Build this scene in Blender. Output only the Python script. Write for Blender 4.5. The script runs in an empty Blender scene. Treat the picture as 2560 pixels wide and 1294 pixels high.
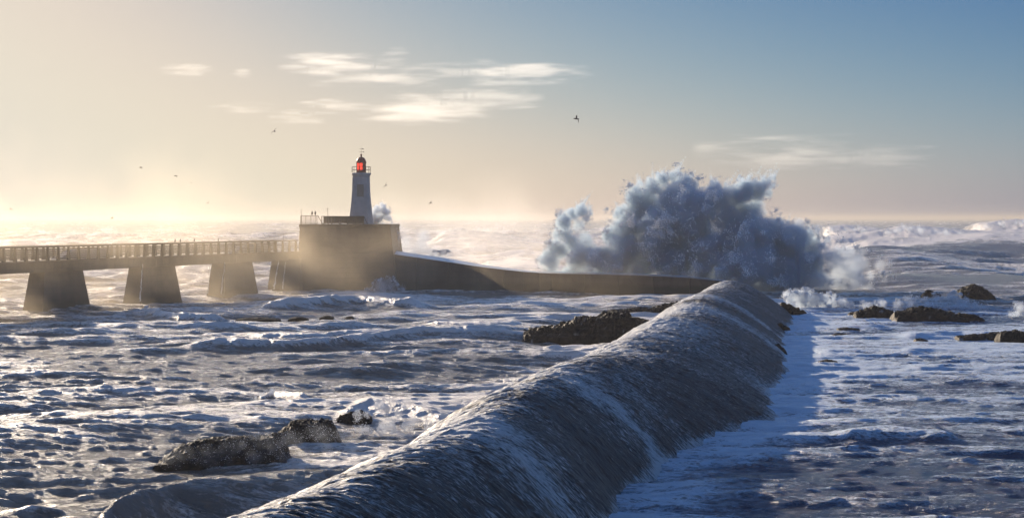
import bpy, bmesh, math, random
import numpy as np
from mathutils import Vector, Matrix
R = math.radians
rng = np.random.default_rng(7)
random.seed(7)
sc = bpy.context.scene
col = sc.collection

# ------------------------------------------------------------------ camera, sky, sun, exposure
CAM_H = 9.25          # metres above the mean water
F = 4060.0            # focal length in pixels of the 2560 wide photograph
HZ = 545.0            # horizon row
SUN_AZ, SUN_EL = R(-32), R(15.5)
cam = bpy.data.cameras.new('camera'); cam_o = bpy.data.objects.new('camera', cam); col.objects.link(cam_o)
cam.sensor_width = 36; cam.lens = 36 * F / 2560
cam.clip_start = 0.5; cam.clip_end = 60000
cam_o.location = (0, 0, CAM_H)
cam_o.rotation_euler = (R(90), 0, 0)
cam.shift_y = -(647 - HZ) / 2560
sc.camera = cam_o

world = bpy.data.worlds.new('World'); sc.world = world; world.use_nodes = True
wn = world.node_tree; wn.nodes.clear()
sky = wn.nodes.new('ShaderNodeTexSky'); sky.sky_type = 'NISHITA'; sky.sun_disc = False
sky.sun_elevation = SUN_EL; sky.sun_rotation = SUN_AZ
sky.altitude = 0; sky.air_density = 1.0; sky.dust_density = 0.6; sky.ozone_density = 4.0
bg = wn.nodes.new('ShaderNodeBackground'); bg.inputs['Strength'].default_value = 0.11
wo = wn.nodes.new('ShaderNodeOutputWorld')
wn.links.new(bg.outputs[0], wo.inputs['Surface'])
bg.inputs['Strength'].default_value = 0.10
# grade of the physical sky: a soft shoulder per channel and a pale band of sea air above the horizon
def wmath(op, a, b=None):
    n = wn.nodes.new('ShaderNodeMath'); n.operation = op
    for i, v in enumerate((a, b)):
        if v is None: continue
        if isinstance(v, (int, float)): n.inputs[i].default_value = v
        else: wn.links.new(v, n.inputs[i])
    return n.outputs[0]
tcw = wn.nodes.new('ShaderNodeTexCoord'); sxyz = wn.nodes.new('ShaderNodeSeparateXYZ'); wn.links.new(tcw.outputs['Generated'], sxyz.inputs[0])
elev = wmath('MULTIPLY', wmath('MAXIMUM', sxyz.outputs[2], 0.0), 57.3)
hband = wmath('EXPONENT', wmath('MULTIPLY', elev, -1 / 3.0))
sc3 = wn.nodes.new('ShaderNodeSeparateColor'); wn.links.new(sky.outputs[0], sc3.inputs[0])
cc3 = wn.nodes.new('ShaderNodeCombineColor')
for ch, (W_, A_, G_, B_) in enumerate(((0.405, 1.24, 2.45, -0.2), (0.372, 0.68, 2.15, 0.55), (0.332, 0.52, 1.32, 0.95))):
    t = wmath('POWER', wmath('MULTIPLY', sc3.outputs[ch], 0.10), G_)
    t = wmath('MULTIPLY', t, wmath('EXPONENT', wmath('ADD', wmath('MULTIPLY', hband, B_), A_)))
    t = wmath('MULTIPLY', wmath('SUBTRACT', 1.0, wmath('EXPONENT', wmath('MULTIPLY', t, -1.0))), W_ * 10)
    wn.links.new(t, cc3.inputs[ch])
# above the band of sea air the sky is tinted bluer to fill shade
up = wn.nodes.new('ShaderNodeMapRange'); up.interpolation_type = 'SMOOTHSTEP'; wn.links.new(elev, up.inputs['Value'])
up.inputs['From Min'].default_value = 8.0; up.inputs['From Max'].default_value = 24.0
sky_fill = wn.nodes.new('ShaderNodeMix'); sky_fill.data_type = 'RGBA'; sky_fill.blend_type = 'MULTIPLY'; sky_fill.inputs['Factor'].default_value = 1.0
wn.links.new(sky.outputs[0], sky_fill.inputs['A']); sky_fill.inputs['B'].default_value = (0.58, 0.70, 0.86, 1)
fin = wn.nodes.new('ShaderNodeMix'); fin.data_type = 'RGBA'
wn.links.new(up.outputs[0], fin.inputs['Factor']); wn.links.new(cc3.outputs[0], fin.inputs['A']); wn.links.new(sky_fill.outputs['Result'], fin.inputs['B'])
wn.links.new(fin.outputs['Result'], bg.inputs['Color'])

sun = bpy.data.lights.new('sun', 'SUN'); sun.energy = 5.0; sun.angle = R(0.6); sun.color = (1.0, 0.82, 0.61)
sun_o = bpy.data.objects.new('sun', sun); col.objects.link(sun_o)
SUNDIR = Vector((math.sin(SUN_AZ) * math.cos(SUN_EL), math.cos(SUN_AZ) * math.cos(SUN_EL), math.sin(SUN_EL)))
sun_o.rotation_euler = SUNDIR.to_track_quat('Z', 'Y').to_euler()
sun_o.location = (-60, 90, 60)

sc.view_settings.view_transform = 'Standard'; sc.view_settings.look = 'None'
sc.view_settings.gamma = 1; sc.view_settings.exposure = 1.0
sc.view_settings.use_curve_mapping = False
sc.render.engine = 'CYCLES'
sc.cycles.use_denoising = True
sc.cycles.max_bounces = 6; sc.cycles.diffuse_bounces = 2; sc.cycles.glossy_bounces = 2
sc.cycles.volume_bounces = 3; sc.cycles.transparent_max_bounces = 12
sc.cycles.sample_clamp_indirect = 4
sc.cycles.sample_clamp_direct = 12
sc.cycles.volume_step_rate = 1.0
sc.cycles.volume_max_steps = 512

# ------------------------------------------------------------------ helpers
def at(px, py, z=0.0):
    """ground position seen at a point of the photograph, on a level z"""
    Y = (CAM_H - z) * F / (py - HZ)
    return ((px - 1280) / F * Y, Y, z)
def at_y(px, py, Y):
    return ((px - 1280) / F * Y, Y, CAM_H - (py - HZ) / F * Y)

def tag(o, label=None, cat=None, group=None, kind=None):
    if label: o['label'] = label
    if cat: o['category'] = cat
    if group: o['group'] = group
    if kind: o['kind'] = kind
    return o
def empty(name, loc, rz=0.0):
    o = bpy.data.objects.new(name, None); col.objects.link(o)
    o.empty_display_size = 0.5; o.location = loc; o.rotation_euler = (0, 0, rz)
    return o

def mesh_np(name, verts, faces, mat=None, parent=None, smooth=False, attrs=None, uv=None):
    """verts (n,3), faces (m,k)"""
    me = bpy.data.meshes.new(name)
    verts = np.asarray(verts, dtype=np.float32); faces = np.asarray(faces, dtype=np.int32)
    me.vertices.add(len(verts)); me.vertices.foreach_set('co', verts.ravel())
    if len(faces):
        k = faces.shape[1]
        me.loops.add(faces.size); me.loops.foreach_set('vertex_index', faces.ravel())
        me.polygons.add(len(faces))
        me.polygons.foreach_set('loop_start', np.arange(0, faces.size, k, dtype=np.int32))
        me.polygons.foreach_set('use_smooth', np.full(len(faces), smooth, dtype=bool))
    me.update(calc_edges=True)
    for an, av in (attrs or {}).items():
        a = me.attributes.new(an, 'FLOAT', 'POINT'); a.data.foreach_set('value', np.asarray(av, dtype=np.float32).ravel())
    if uv is not None:
        a = me.attributes.new('flow', 'FLOAT_VECTOR', 'POINT'); a.data.foreach_set('vector', np.asarray(uv, dtype=np.float32).ravel())
    if mat: me.materials.append(mat)
    o = bpy.data.objects.new(name, me); col.objects.link(o)
    if parent: o.parent = parent
    return o

class MB:
    def __init__(s): s.bm = bmesh.new()
    def hexa(s, b, t):
        """b, t: four corners each, counter-clockwise from above"""
        v = [s.bm.verts.new(p) for p in list(b) + list(t)]
        for f in ((3, 2, 1, 0), (4, 5, 6, 7), (0, 1, 5, 4), (1, 2, 6, 5), (2, 3, 7, 6), (3, 0, 4, 7)):
            s.bm.faces.new([v[i] for i in f])
        return v
    def box(s, c, d, rz=0.0):
        x, y, z = (k / 2 for k in d); M = Matrix.Translation(c) @ Matrix.Rotation(rz, 4, 'Z')
        q = [(-x, -y), (x, -y), (x, y), (-x, y)]
        return s.hexa([M @ Vector((a, b, -z)) for a, b in q], [M @ Vector((a, b, z)) for a, b in q])
    def bar(s, a, b, w, h=None):
        """square bar from a to b"""
        h = h or w; a = Vector(a); b = Vector(b); d = (b - a).normalized()
        up = Vector((0, 0, 1)) if abs(d.z) < 0.95 else Vector((1, 0, 0))
        sd = d.cross(up).normalized(); u2 = sd.cross(d).normalized()
        def ring(p): return [p + sd * w / 2 * i + u2 * h / 2 * j for i, j in ((-1, -1), (1, -1), (1, 1), (-1, 1))]
        return s.hexa(ring(a), ring(b))
    def lathe(s, prof, n=24, c=(0, 0, 0), ph=0.0):
        rings = []
        for r, z in prof:
            rings.append([s.bm.verts.new((c[0] + r * math.cos(2 * math.pi * k / n + ph), c[1] + r * math.sin(2 * math.pi * k / n + ph), c[2] + z)) for k in range(n)])
        for a, b in zip(rings, rings[1:]):
            for k in range(n):
                s.bm.faces.new((a[k], a[(k + 1) % n], b[(k + 1) % n], b[k]))
        s.bm.faces.new(rings[0][::-1]); s.bm.faces.new(rings[-1])
    def build(s, name, mat, parent=None, bevel=0.0, smooth=False):
        if bevel:
            bmesh.ops.bevel(s.bm, geom=s.bm.edges[:], offset=bevel, segments=2, affect='EDGES', profile=0.6)
        bmesh.ops.recalc_face_normals(s.bm, faces=s.bm.faces[:])
        me = bpy.data.meshes.new(name); s.bm.to_mesh(me); s.bm.free()
        if smooth:
            for p in me.polygons: p.use_smooth = True
        me.materials.append(mat)
        o = bpy.data.objects.new(name, me); col.objects.link(o)
        if parent: o.parent = parent
        return o

def dup_tree(root):
    r = root.copy(); col.objects.link(r)
    for ch in list(root.children):
        c = ch.copy(); col.objects.link(c); c.parent = r
        for g in list(ch.children):
            d = g.copy(); col.objects.link(d); d.parent = c
    return r

# ------------------------------------------------------------------ numpy noise
_N = 256
_G2 = rng.uniform(-1, 1, (8, _N, _N)).astype(np.float32)
def vnoise(x, y, k=0):
    """smooth value noise, period 256, about -1..1"""
    xi = np.floor(x).astype(np.int64); yi = np.floor(y).astype(np.int64)
    fx = (x - xi).astype(np.float32); fy = (y - yi).astype(np.float32)
    fx = fx * fx * fx * (fx * (fx * 6 - 15) + 10); fy = fy * fy * fy * (fy * (fy * 6 - 15) + 10)
    g = _G2[k % 8]; a = xi & 255; b = yi & 255; a1 = (a + 1) & 255; b1 = (b + 1) & 255
    return (g[a, b] * (1 - fx) + g[a1, b] * fx) * (1 - fy) + (g[a, b1] * (1 - fx) + g[a1, b1] * fx) * fy
def fbm(x, y, octaves=4, k=0, gain=0.5):
    s = 0.0; a = 1.0; t = 0.0
    for i in range(octaves):
        s = s + a * vnoise(x + 17.3 * i, y - 9.1 * i, k + i); t += a; a *= gain
        x, y = (x * 1.62 + y * 1.18), (y * 1.62 - x * 1.18)
    return s / t
def ridged(x, y, octaves=3, k=0):
    s = 0.0; a = 1.0; t = 0.0
    for i in range(octaves):
        s = s + a * (1 - 2 * np.abs(vnoise(x + 5.3 * i, y + 3.1 * i, k + i))); t += a; a *= 0.55
        x, y = (x * 1.62 + y * 1.18), (y * 1.62 - x * 1.18)
    return s / t
def sstep(a, b, x):
    t = np.clip((x - a) / (b - a), 0, 1); return t * t * (3 - 2 * t)

def fft_tile(L, N, wind, vel, lo, hi, seed, spread=2):
    """random sea surface tile: height, dx, dy fields with unit standard deviation"""
    g = np.random.default_rng(seed)
    k1 = 2 * np.pi * np.fft.fftfreq(N, L / N)
    kx, ky = np.meshgrid(k1, k1, indexing='ij'); k = np.hypot(kx, ky); k[0, 0] = 1
    Lw = vel * vel / 9.81
    ph = np.exp(-1 / (k * Lw) ** 2) / k ** 4
    cosw = (kx * wind[0] + ky * wind[1]) / k
    ph *= 0.06 + np.abs(cosw) ** spread
    ph *= np.exp(-(k / (2 * np.pi / lo)) ** 2) * (k > 2 * np.pi / hi)
    ph[0, 0] = 0
    h = (g.normal(size=(N, N)) + 1j * g.normal(size=(N, N))) * np.sqrt(ph)
    z = np.real(np.fft.ifft2(h)); dx = np.real(np.fft.ifft2(-1j * kx / k * h)); dy = np.real(np.fft.ifft2(-1j * ky / k * h))
    s = z.std()
    return (L, N, (z / s).astype(np.float32), (dx / s).astype(np.float32), (dy / s).astype(np.float32))
def samp(T, X, Y, a=0.0):
    L, N, z, dx, dy = T
    c, s = math.cos(a), math.sin(a)
    u = ((X * c + Y * s) / L * N) % N; v = ((-X * s + Y * c) / L * N) % N
    i = np.floor(u).astype(np.int64) % N; j = np.floor(v).astype(np.int64) % N; fu = (u - np.floor(u)).astype(np.float32); fv = (v - np.floor(v)).astype(np.float32)
    i1 = (i + 1) % N; j1 = (j + 1) % N
    def b(q): return (q[i, j] * (1 - fu) + q[i1, j] * fu) * (1 - fv) + (q[i, j1] * (1 - fu) + q[i1, j1] * fu) * fv
    zz, du, dv = b(z), b(dx), b(dy)
    return zz, du * c - dv * s, du * s + dv * c

# ------------------------------------------------------------------ materials
def mat_new(name):
    m = bpy.data.materials.new(name); m.use_nodes = True; nt = m.node_tree
    return m, nt, nt.nodes, nt.links, nt.nodes['Principled BSDF']
def ramp(nt, inp, stops):
    r = nt.nodes.new('ShaderNodeValToRGB'); e = r.color_ramp.elements
    while len(e) < len(stops): e.new(0.5)
    for el, (p, c) in zip(e, stops):
        el.position = p; el.color = (c, c, c, 1) if isinstance(c, (int, float)) else (*c, 1)
    nt.links.new(inp, r.inputs[0]); return r
def tex_noise(nt, vec, scale, detail=4, rough=0.55, dist=0.0):
    n = nt.nodes.new('ShaderNodeTexNoise'); n.inputs['Scale'].default_value = scale; n.inputs['Detail'].default_value = detail
    n.inputs['Roughness'].default_value = rough; n.inputs['Distortion'].default_value = dist
    nt.links.new(vec, n.inputs['Vector']); return n
def mapping(nt, vec, scale=(1, 1, 1), rot=(0, 0, 0)):
    n = nt.nodes.new('ShaderNodeMapping'); n.inputs['Scale'].default_value = scale; n.inputs['Rotation'].default_value = rot
    nt.links.new(vec, n.inputs['Vector']); return n.outputs[0]
def mth(nt, op, a, b=None, clamp=False):
    n = nt.nodes.new('ShaderNodeMath'); n.operation = op; n.use_clamp = clamp
    for i, v in enumerate((a, b)):
        if v is None: continue
        if isinstance(v, (int, float)): n.inputs[i].default_value = v
        else: nt.links.new(v, n.inputs[i])
    return n.outputs[0]
def mixc(nt, f, a, b):
    n = nt.nodes.new('ShaderNodeMix'); n.data_type = 'RGBA'
    for s, v in ((n.inputs['Factor'], f), (n.inputs['A'], a), (n.inputs['B'], b)):
        if isinstance(v, tuple): s.default_value = (*v, 1)
        elif isinstance(v, (int, float)): s.default_value = v
        else: nt.links.new(v, s)
    return n.outputs['Result']

def concrete(name, c1, c2, scale=0.8, rough=0.8, streak=True, bump=0.3, courses=False):
    m, nt, N, L, P = mat_new(name)
    tc = N.new('ShaderNodeNewGeometry').outputs['Position']
    a = tex_noise(nt, tc, scale, 6, 0.6); b = tex_noise(nt, mapping(nt, tc, (1.6, 1.6, 0.35)), 0.7, 4, 0.6)
    f = mth(nt, 'MULTIPLY_ADD', a.outputs['Fac'], 0.55); 
    f = mth(nt, 'ADD', mth(nt, 'MULTIPLY', a.outputs['Fac'], 0.5), mth(nt, 'MULTIPLY', b.outputs['Fac'], 0.5 if streak else 0.0))
    cr = ramp(nt, f, [(0.35, c1), (0.65, c2)])
    colr = cr.outputs[0]; hb = None
    if courses:
        sx = N.new('ShaderNodeSeparateXYZ'); L.new(tc, sx.inputs[0]); cx_ = N.new('ShaderNodeCombineXYZ')
        L.new(mth(nt, 'ADD', sx.outputs[0], sx.outputs[1]), cx_.inputs[0]); L.new(sx.outputs[2], cx_.inputs[1])
        br = N.new('ShaderNodeTexBrick'); L.new(cx_.outputs[0], br.inputs['Vector']); br.inputs['Scale'].default_value = 1.0
        br.inputs['Brick Width'].default_value = 1.7; br.inputs['Row Height'].default_value = 0.62; br.inputs['Mortar Size'].default_value = 0.022; br.inputs['Mortar Smooth'].default_value = 0.4
        br.inputs['Color1'].default_value = (0.82, 0.82, 0.82, 1); br.inputs['Color2'].default_value = (1.12, 1.1, 1.06, 1); br.inputs['Mortar'].default_value = (0.55, 0.55, 0.55, 1)
        mul = N.new('ShaderNodeMix'); mul.data_type = 'RGBA'; mul.blend_type = 'MULTIPLY'; mul.inputs['Factor'].default_value = 0.8
        L.new(colr, mul.inputs['A']); L.new(br.outputs['Color'], mul.inputs['B']); colr = mul.outputs['Result']; hb = br.outputs['Fac']
        # weed and slime up to the tide line
        tl = mth(nt, 'ADD', sx.outputs[2], mth(nt, 'MULTIPLY', a.outputs['Fac'], 1.6))
        tr = ramp(nt, mth(nt, 'MULTIPLY', tl, 0.3), [(0.52, 1.0), (0.66, 0.0)])
        colr = mixc(nt, mth(nt, 'MULTIPLY', tr.outputs[0], 0.75), colr, (0.022, 0.026, 0.014))
    L.new(colr, P.inputs['Base Color']); P.inputs['Roughness'].default_value = rough
    bp = N.new('ShaderNodeBump'); bp.inputs['Strength'].default_value = bump; bp.inputs['Distance'].default_value = 0.05
    c = tex_noise(nt, tc, 5, 6, 0.65); L.new(c.outputs['Fac'] if hb is None else mth(nt, 'SUBTRACT', c.outputs['Fac'], mth(nt, 'MULTIPLY', hb, 1.2)), bp.inputs['Height']); L.new(bp.outputs[0], P.inputs['Normal'])
    return m
M_CONC = concrete('weathered_concrete', (0.075, 0.055, 0.036), (0.15, 0.115, 0.08), 0.5, courses=True)
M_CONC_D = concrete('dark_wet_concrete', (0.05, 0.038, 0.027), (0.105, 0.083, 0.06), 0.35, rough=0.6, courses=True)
M_RAIL = concrete('railing_concrete', (0.06, 0.045, 0.03), (0.11, 0.085, 0.06), 3.0, bump=0.15)
M_WHITE = concrete('whitewashed_masonry', (0.36, 0.32, 0.29), (0.50, 0.46, 0.43), 1.5, 0.7)
M_BEIGE = concrete('beige_stone_panel', (0.30, 0.24, 0.17), (0.38, 0.31, 0.23), 2.0)
M_DKRED = concrete('red_brown_painted_metal', (0.26, 0.065, 0.03), (0.34, 0.09, 0.045), 4, 0.45, bump=0.05)
M_METAL = concrete('dark_railing_metal', (0.07, 0.06, 0.05), (0.12, 0.10, 0.085), 6, 0.5, bump=0.05)
M_GREY = concrete('pale_grey_concrete', (0.34, 0.32, 0.32), (0.42, 0.40, 0.40), 1.0)
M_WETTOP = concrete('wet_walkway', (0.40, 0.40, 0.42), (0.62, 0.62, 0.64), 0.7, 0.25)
def red_glass():
    m, nt, N, L, P = mat_new('red_lit_lantern_glass')
    P.inputs['Base Color'].default_value = (0.7, 0.03, 0.02, 1); P.inputs['Roughness'].default_value = 0.15
    P.inputs['Emission Color'].default_value = (1, 0.06, 0.03, 1); P.inputs['Emission Strength'].default_value = 0.75
    return m
M_RED = red_glass()
def bird_mat():
    m, nt, N, L, P = mat_new('gull_plumage')
    P.inputs['Base Color'].default_value = (0.10, 0.095, 0.09, 1); P.inputs['Roughness'].default_value = 0.8
    return m
M_BIRD = bird_mat()

def rock_mat():
    m, nt, N, L, P = mat_new('wet_black_rock')
    tc = N.new('ShaderNodeNewGeometry').outputs['Position']
    a = tex_noise(nt, tc, 1.6, 8, 0.65)
    cr = ramp(nt, a.outputs['Fac'], [(0.35, (0.008, 0.007, 0.006)), (0.6, (0.026, 0.021, 0.016)), (0.75, (0.05, 0.04, 0.03))])
    fo = N.new('ShaderNodeAttribute'); fo.attribute_name = 'foam'
    c = mixc(nt, fo.outputs['Fac'], cr.outputs[0], (0.6, 0.62, 0.64))
    L.new(c, P.inputs['Base Color']); P.inputs['Roughness'].default_value = 0.65; P.inputs['Specular IOR Level'].default_value = 0.15
    bp = N.new('ShaderNodeBump'); bp.inputs['Strength'].default_value = 0.7; bp.inputs['Distance'].default_value = 0.08
    b = tex_noise(nt, tc, 5, 8, 0.7); L.new(b.outputs['Fac'], bp.inputs['Height']); L.new(bp.outputs[0], P.inputs['Normal'])
    return m
M_ROCK = rock_mat()

def foam_mat():
    m, nt, N, L, P = mat_new('white_foam')
    P.inputs['Base Color'].default_value = (0.78, 0.79, 0.80, 1); P.inputs['Roughness'].default_value = 0.6
    P.inputs['Subsurface Weight'].default_value = 0.0
    return m
M_FOAM = foam_mat()

def sea_mat():
    m, nt, N, L, P = mat_new('foaming_sea_water')
    pos = N.new('ShaderNodeNewGeometry').outputs['Position']
    fo = N.new('ShaderNodeAttribute'); fo.attribute_name = 'foam'
    # torn foam: warped noise drawn out across the wind, at three sizes
    n1 = tex_noise(nt, mapping(nt, pos, (0.16, 0.55, 0.5), (0, 0, R(8))), 1.0, 9, 0.74, 1.8)
    n2 = tex_noise(nt, mapping(nt, pos, (0.8, 2.8, 1.5), (0, 0, R(-6))), 1.5, 8, 0.74, 1.2)
    n4 = tex_noise(nt, mapping(nt, pos, (1.0, 1.8, 1.0)), 7.0, 4, 0.7, 0.6)
    n5 = tex_noise(nt, mapping(nt, pos, (0.7, 1.5, 1.0), (0, 0, R(5))), 1.1, 5, 0.6, 2.2)
    web = mth(nt, 'SUBTRACT', 1.0, mth(nt, 'MULTIPLY', mth(nt, 'ABSOLUTE', mth(nt, 'SUBTRACT', n5.outputs['Fac'], 0.5)), 5.0), True)
    s = mth(nt, 'ADD', mth(nt, 'MULTIPLY', n1.outputs['Fac'], 0.5), mth(nt, 'MULTIPLY', n2.outputs['Fac'], 0.5))
    s = mth(nt, 'ADD', s, mth(nt, 'SUBTRACT', mth(nt, 'MULTIPLY', fo.outputs['Fac'], 0.7), 0.35))
    s = mth(nt, 'ADD', s, mth(nt, 'MULTIPLY', mth(nt, 'SUBTRACT', n4.outputs['Fac'], 0.5), 0.16))
    s = mth(nt, 'ADD', s, mth(nt, 'MULTIPLY', mth(nt, 'SUBTRACT', web, 0.6), 0.16))
    cov = ramp(nt, s, [(0.42, 0.0), (0.50, 0.40), (0.58, 1.0)])
    tb = N.new('ShaderNodeAttribute'); tb.attribute_name = 'turbid_sunwarm'
    wcol = mixc(nt, tb.outputs['Fac'], (0.012, 0.048, 0.105), (0.185, 0.165, 0.135))  # milky water left; warm light and blue shade are put into the colours
    fcol = mixc(nt, tb.outputs['Fac'], (0.62, 0.73, 0.84), (0.80, 0.745, 0.675))  # foam tinted by side: sun's warmth left, shade's blue on the apron
    c = mixc(nt, cov.outputs[0], wcol, fcol)
    L.new(c, P.inputs['Base Color'])
    L.new(mth(nt, 'ADD', mth(nt, 'MULTIPLY', cov.outputs[0], 0.16), 0.13), P.inputs['Roughness']); P.inputs['IOR'].default_value = 1.36
    n3 = tex_noise(nt, mapping(nt, pos, (0.7, 2.2, 1.0), (0, 0, R(6))), 1.5, 9, 0.7, 0.8)
    b1 = N.new('ShaderNodeBump'); b1.inputs['Strength'].default_value = 0.95; b1.inputs['Distance'].default_value = 0.34
    L.new(n3.outputs['Fac'], b1.inputs['Height'])
    b2 = N.new('ShaderNodeBump'); b2.inputs['Strength'].default_value = 0.6; b2.inputs['Distance'].default_value = 0.07
    L.new(mth(nt, 'ADD', cov.outputs[0], n4.outputs['Fac']), b2.inputs['Height']); L.new(b1.outputs[0], b2.inputs['Normal'])
    L.new(b2.outputs[0], P.inputs['Normal'])
    return m
M_SEA = sea_mat()

def mound_mat():
    m, nt, N, L, P = mat_new('wet_paved_stone_with_running_water')
    at_ = N.new('ShaderNodeAttribute'); at_.attribute_name = 'flow'
    fo = N.new('ShaderNodeAttribute'); fo.attribute_name = 'foam'
    fl = at_.outputs['Vector']
    v1 = mapping(nt, fl, (1.7, 6.5, 1.0)); n1 = tex_noise(nt, v1, 1.2, 7, 0.72, 0.6)
    v2 = mapping(nt, fl, (5.0, 13.0, 1.0)); n2 = tex_noise(nt, v2, 1.6, 5, 0.7, 0.4)
    v3 = mapping(nt, fl, (0.22, 0.5, 1.0)); n3 = tex_noise(nt, v3, 1.0, 5, 0.6, 0.8)
    s = mth(nt, 'ADD', mth(nt, 'MULTIPLY', n1.outputs['Fac'], 0.5), mth(nt, 'MULTIPLY', n2.outputs['Fac'], 0.5))
    vo = N.new('ShaderNodeTexVoronoi'); vo.inputs['Scale'].default_value = 1.0; vo.inputs['Randomness'].default_value = 1.0
    wv = N.new('ShaderNodeVectorMath'); wv.operation = 'MULTIPLY_ADD'; L.new(n3.outputs['Color'], wv.inputs[0]); wv.inputs[1].default_value = (0.8, 1.6, 0); L.new(mapping(nt, fl, (4.6, 13.0, 1.0)), wv.inputs[2])
    L.new(wv.outputs[0], vo.inputs['Vector'])
    sv = N.new('ShaderNodeSeparateColor'); L.new(vo.outputs['Color'], sv.inputs[0])
    hgt = mth(nt, 'SUBTRACT', mth(nt, 'MULTIPLY', sv.outputs[0], 0.5), vo.outputs['Distance'])
    s2 = mth(nt, 'ADD', s, mth(nt, 'SUBTRACT', mth(nt, 'MULTIPLY', fo.outputs['Fac'], 0.42), 0.20))
    s2 = mth(nt, 'ADD', s2, mth(nt, 'MULTIPLY', hgt, 0.16))
    s2 = mth(nt, 'ADD', s2, mth(nt, 'MULTIPLY', mth(nt, 'SUBTRACT', n3.outputs['Fac'], 0.5), 0.25))
    cov = ramp(nt, s2, [(0.440, 0.0), (0.50, 0.38), (0.585, 1.0)])
    stone = ramp(nt, n3.outputs['Fac'], [(0.35, (0.028, 0.025, 0.021)), (0.65, (0.080, 0.070, 0.057))])
    c = mixc(nt, cov.outputs[0], stone.outputs[0], (0.62, 0.63, 0.63))
    L.new(c, P.inputs['Base Color'])
    L.new(mth(nt, 'ADD', mth(nt, 'MULTIPLY', cov.outputs[0], -0.12), 0.45), P.inputs['Roughness']); P.inputs['Specular IOR Level'].default_value = 0.35
    b1 = N.new('ShaderNodeBump'); b1.inputs['Strength'].default_value = 1.0; b1.inputs['Distance'].default_value = 0.22
    L.new(mth(nt, 'ADD', s, mth(nt, 'MULTIPLY', hgt, 0.45)), b1.inputs['Height']); L.new(b1.outputs[0], P.inputs['Normal'])
    return m
M_MOUND = mound_mat()

# ------------------------------------------------------------------ breakwater mound: its profile is shared with the sea
_cY = np.array([0, 35, 45, 57, 70, 90, 110, 130, 150, 158.])
_cX = np.array([-12.0, -4.4, -1.7, 0.4, 3.3, 8.0, 11.8, 15.4, 20.0, 21.5])
_rY = np.array([0, 35, 45, 50, 55, 59, 66.5, 72, 75, 80, 86, 97, 106, 115, 125, 140, 153, 160.])
_rW = np.array([3.9, 3.5, 3.6, 3.8, 3.6, 4.2, 4.9, 6.6, 7.6, 7.2, 6.7, 7.0, 6.9, 6.6, 6.4, 6.2, 6.0, 5.8])
def crest_x(Y): return np.interp(Y, _cY, _cX)
def mound_h(u, Y, rel=True):
    """height of the mound at u metres right of the crest line"""
    wr = np.interp(Y, _rY, _rW); wl = 5.2
    top = 3.15 + 0.10 * np.sin(Y * 0.21 + 1.0) + 0.07 * np.sin(Y * 0.47) + 0.12 * fbm(Y * 0.09, Y * 0 + 3.3, 2, 1)
    q = np.where(u > 0, u / wr, -u / wl)
    # rounded top, straighter flanks that go on below the water
    prof = 1 - (np.power(np.clip(q, 0, 3) ** 2 + 0.09, 0.75) - 0.09 ** 0.75) / (1.09 ** 0.75 - 0.09 ** 0.75)
    prof = np.where(q > 1, (1 - q) * 1.6, prof)
    end = sstep(157, 151, Y)
    return top * prof * (0.25 + 0.75 * end) - (1 - end) * 0.8

# ------------------------------------------------------------------ sea
TA = fft_tile(97.0, 1024, (0.35, -0.94), 3.7, 0.3, 22, 1, 5)
TB = fft_tile(41.0, 512, (-0.25, -0.97), 2.3, 0.25, 8, 5, 6)
TC = fft_tile(19.0, 512, (0.15, -0.98), 1.4, 0.12, 2.5, 8, 2)
TS = fft_tile(1900.0, 1024, (0.25, -0.97), 15.0, 9, 300, 3, 4)
TM = fft_tile(420.0, 1024, (0.3, -0.95), 8.0, 1.6, 60, 4, 3)

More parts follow.
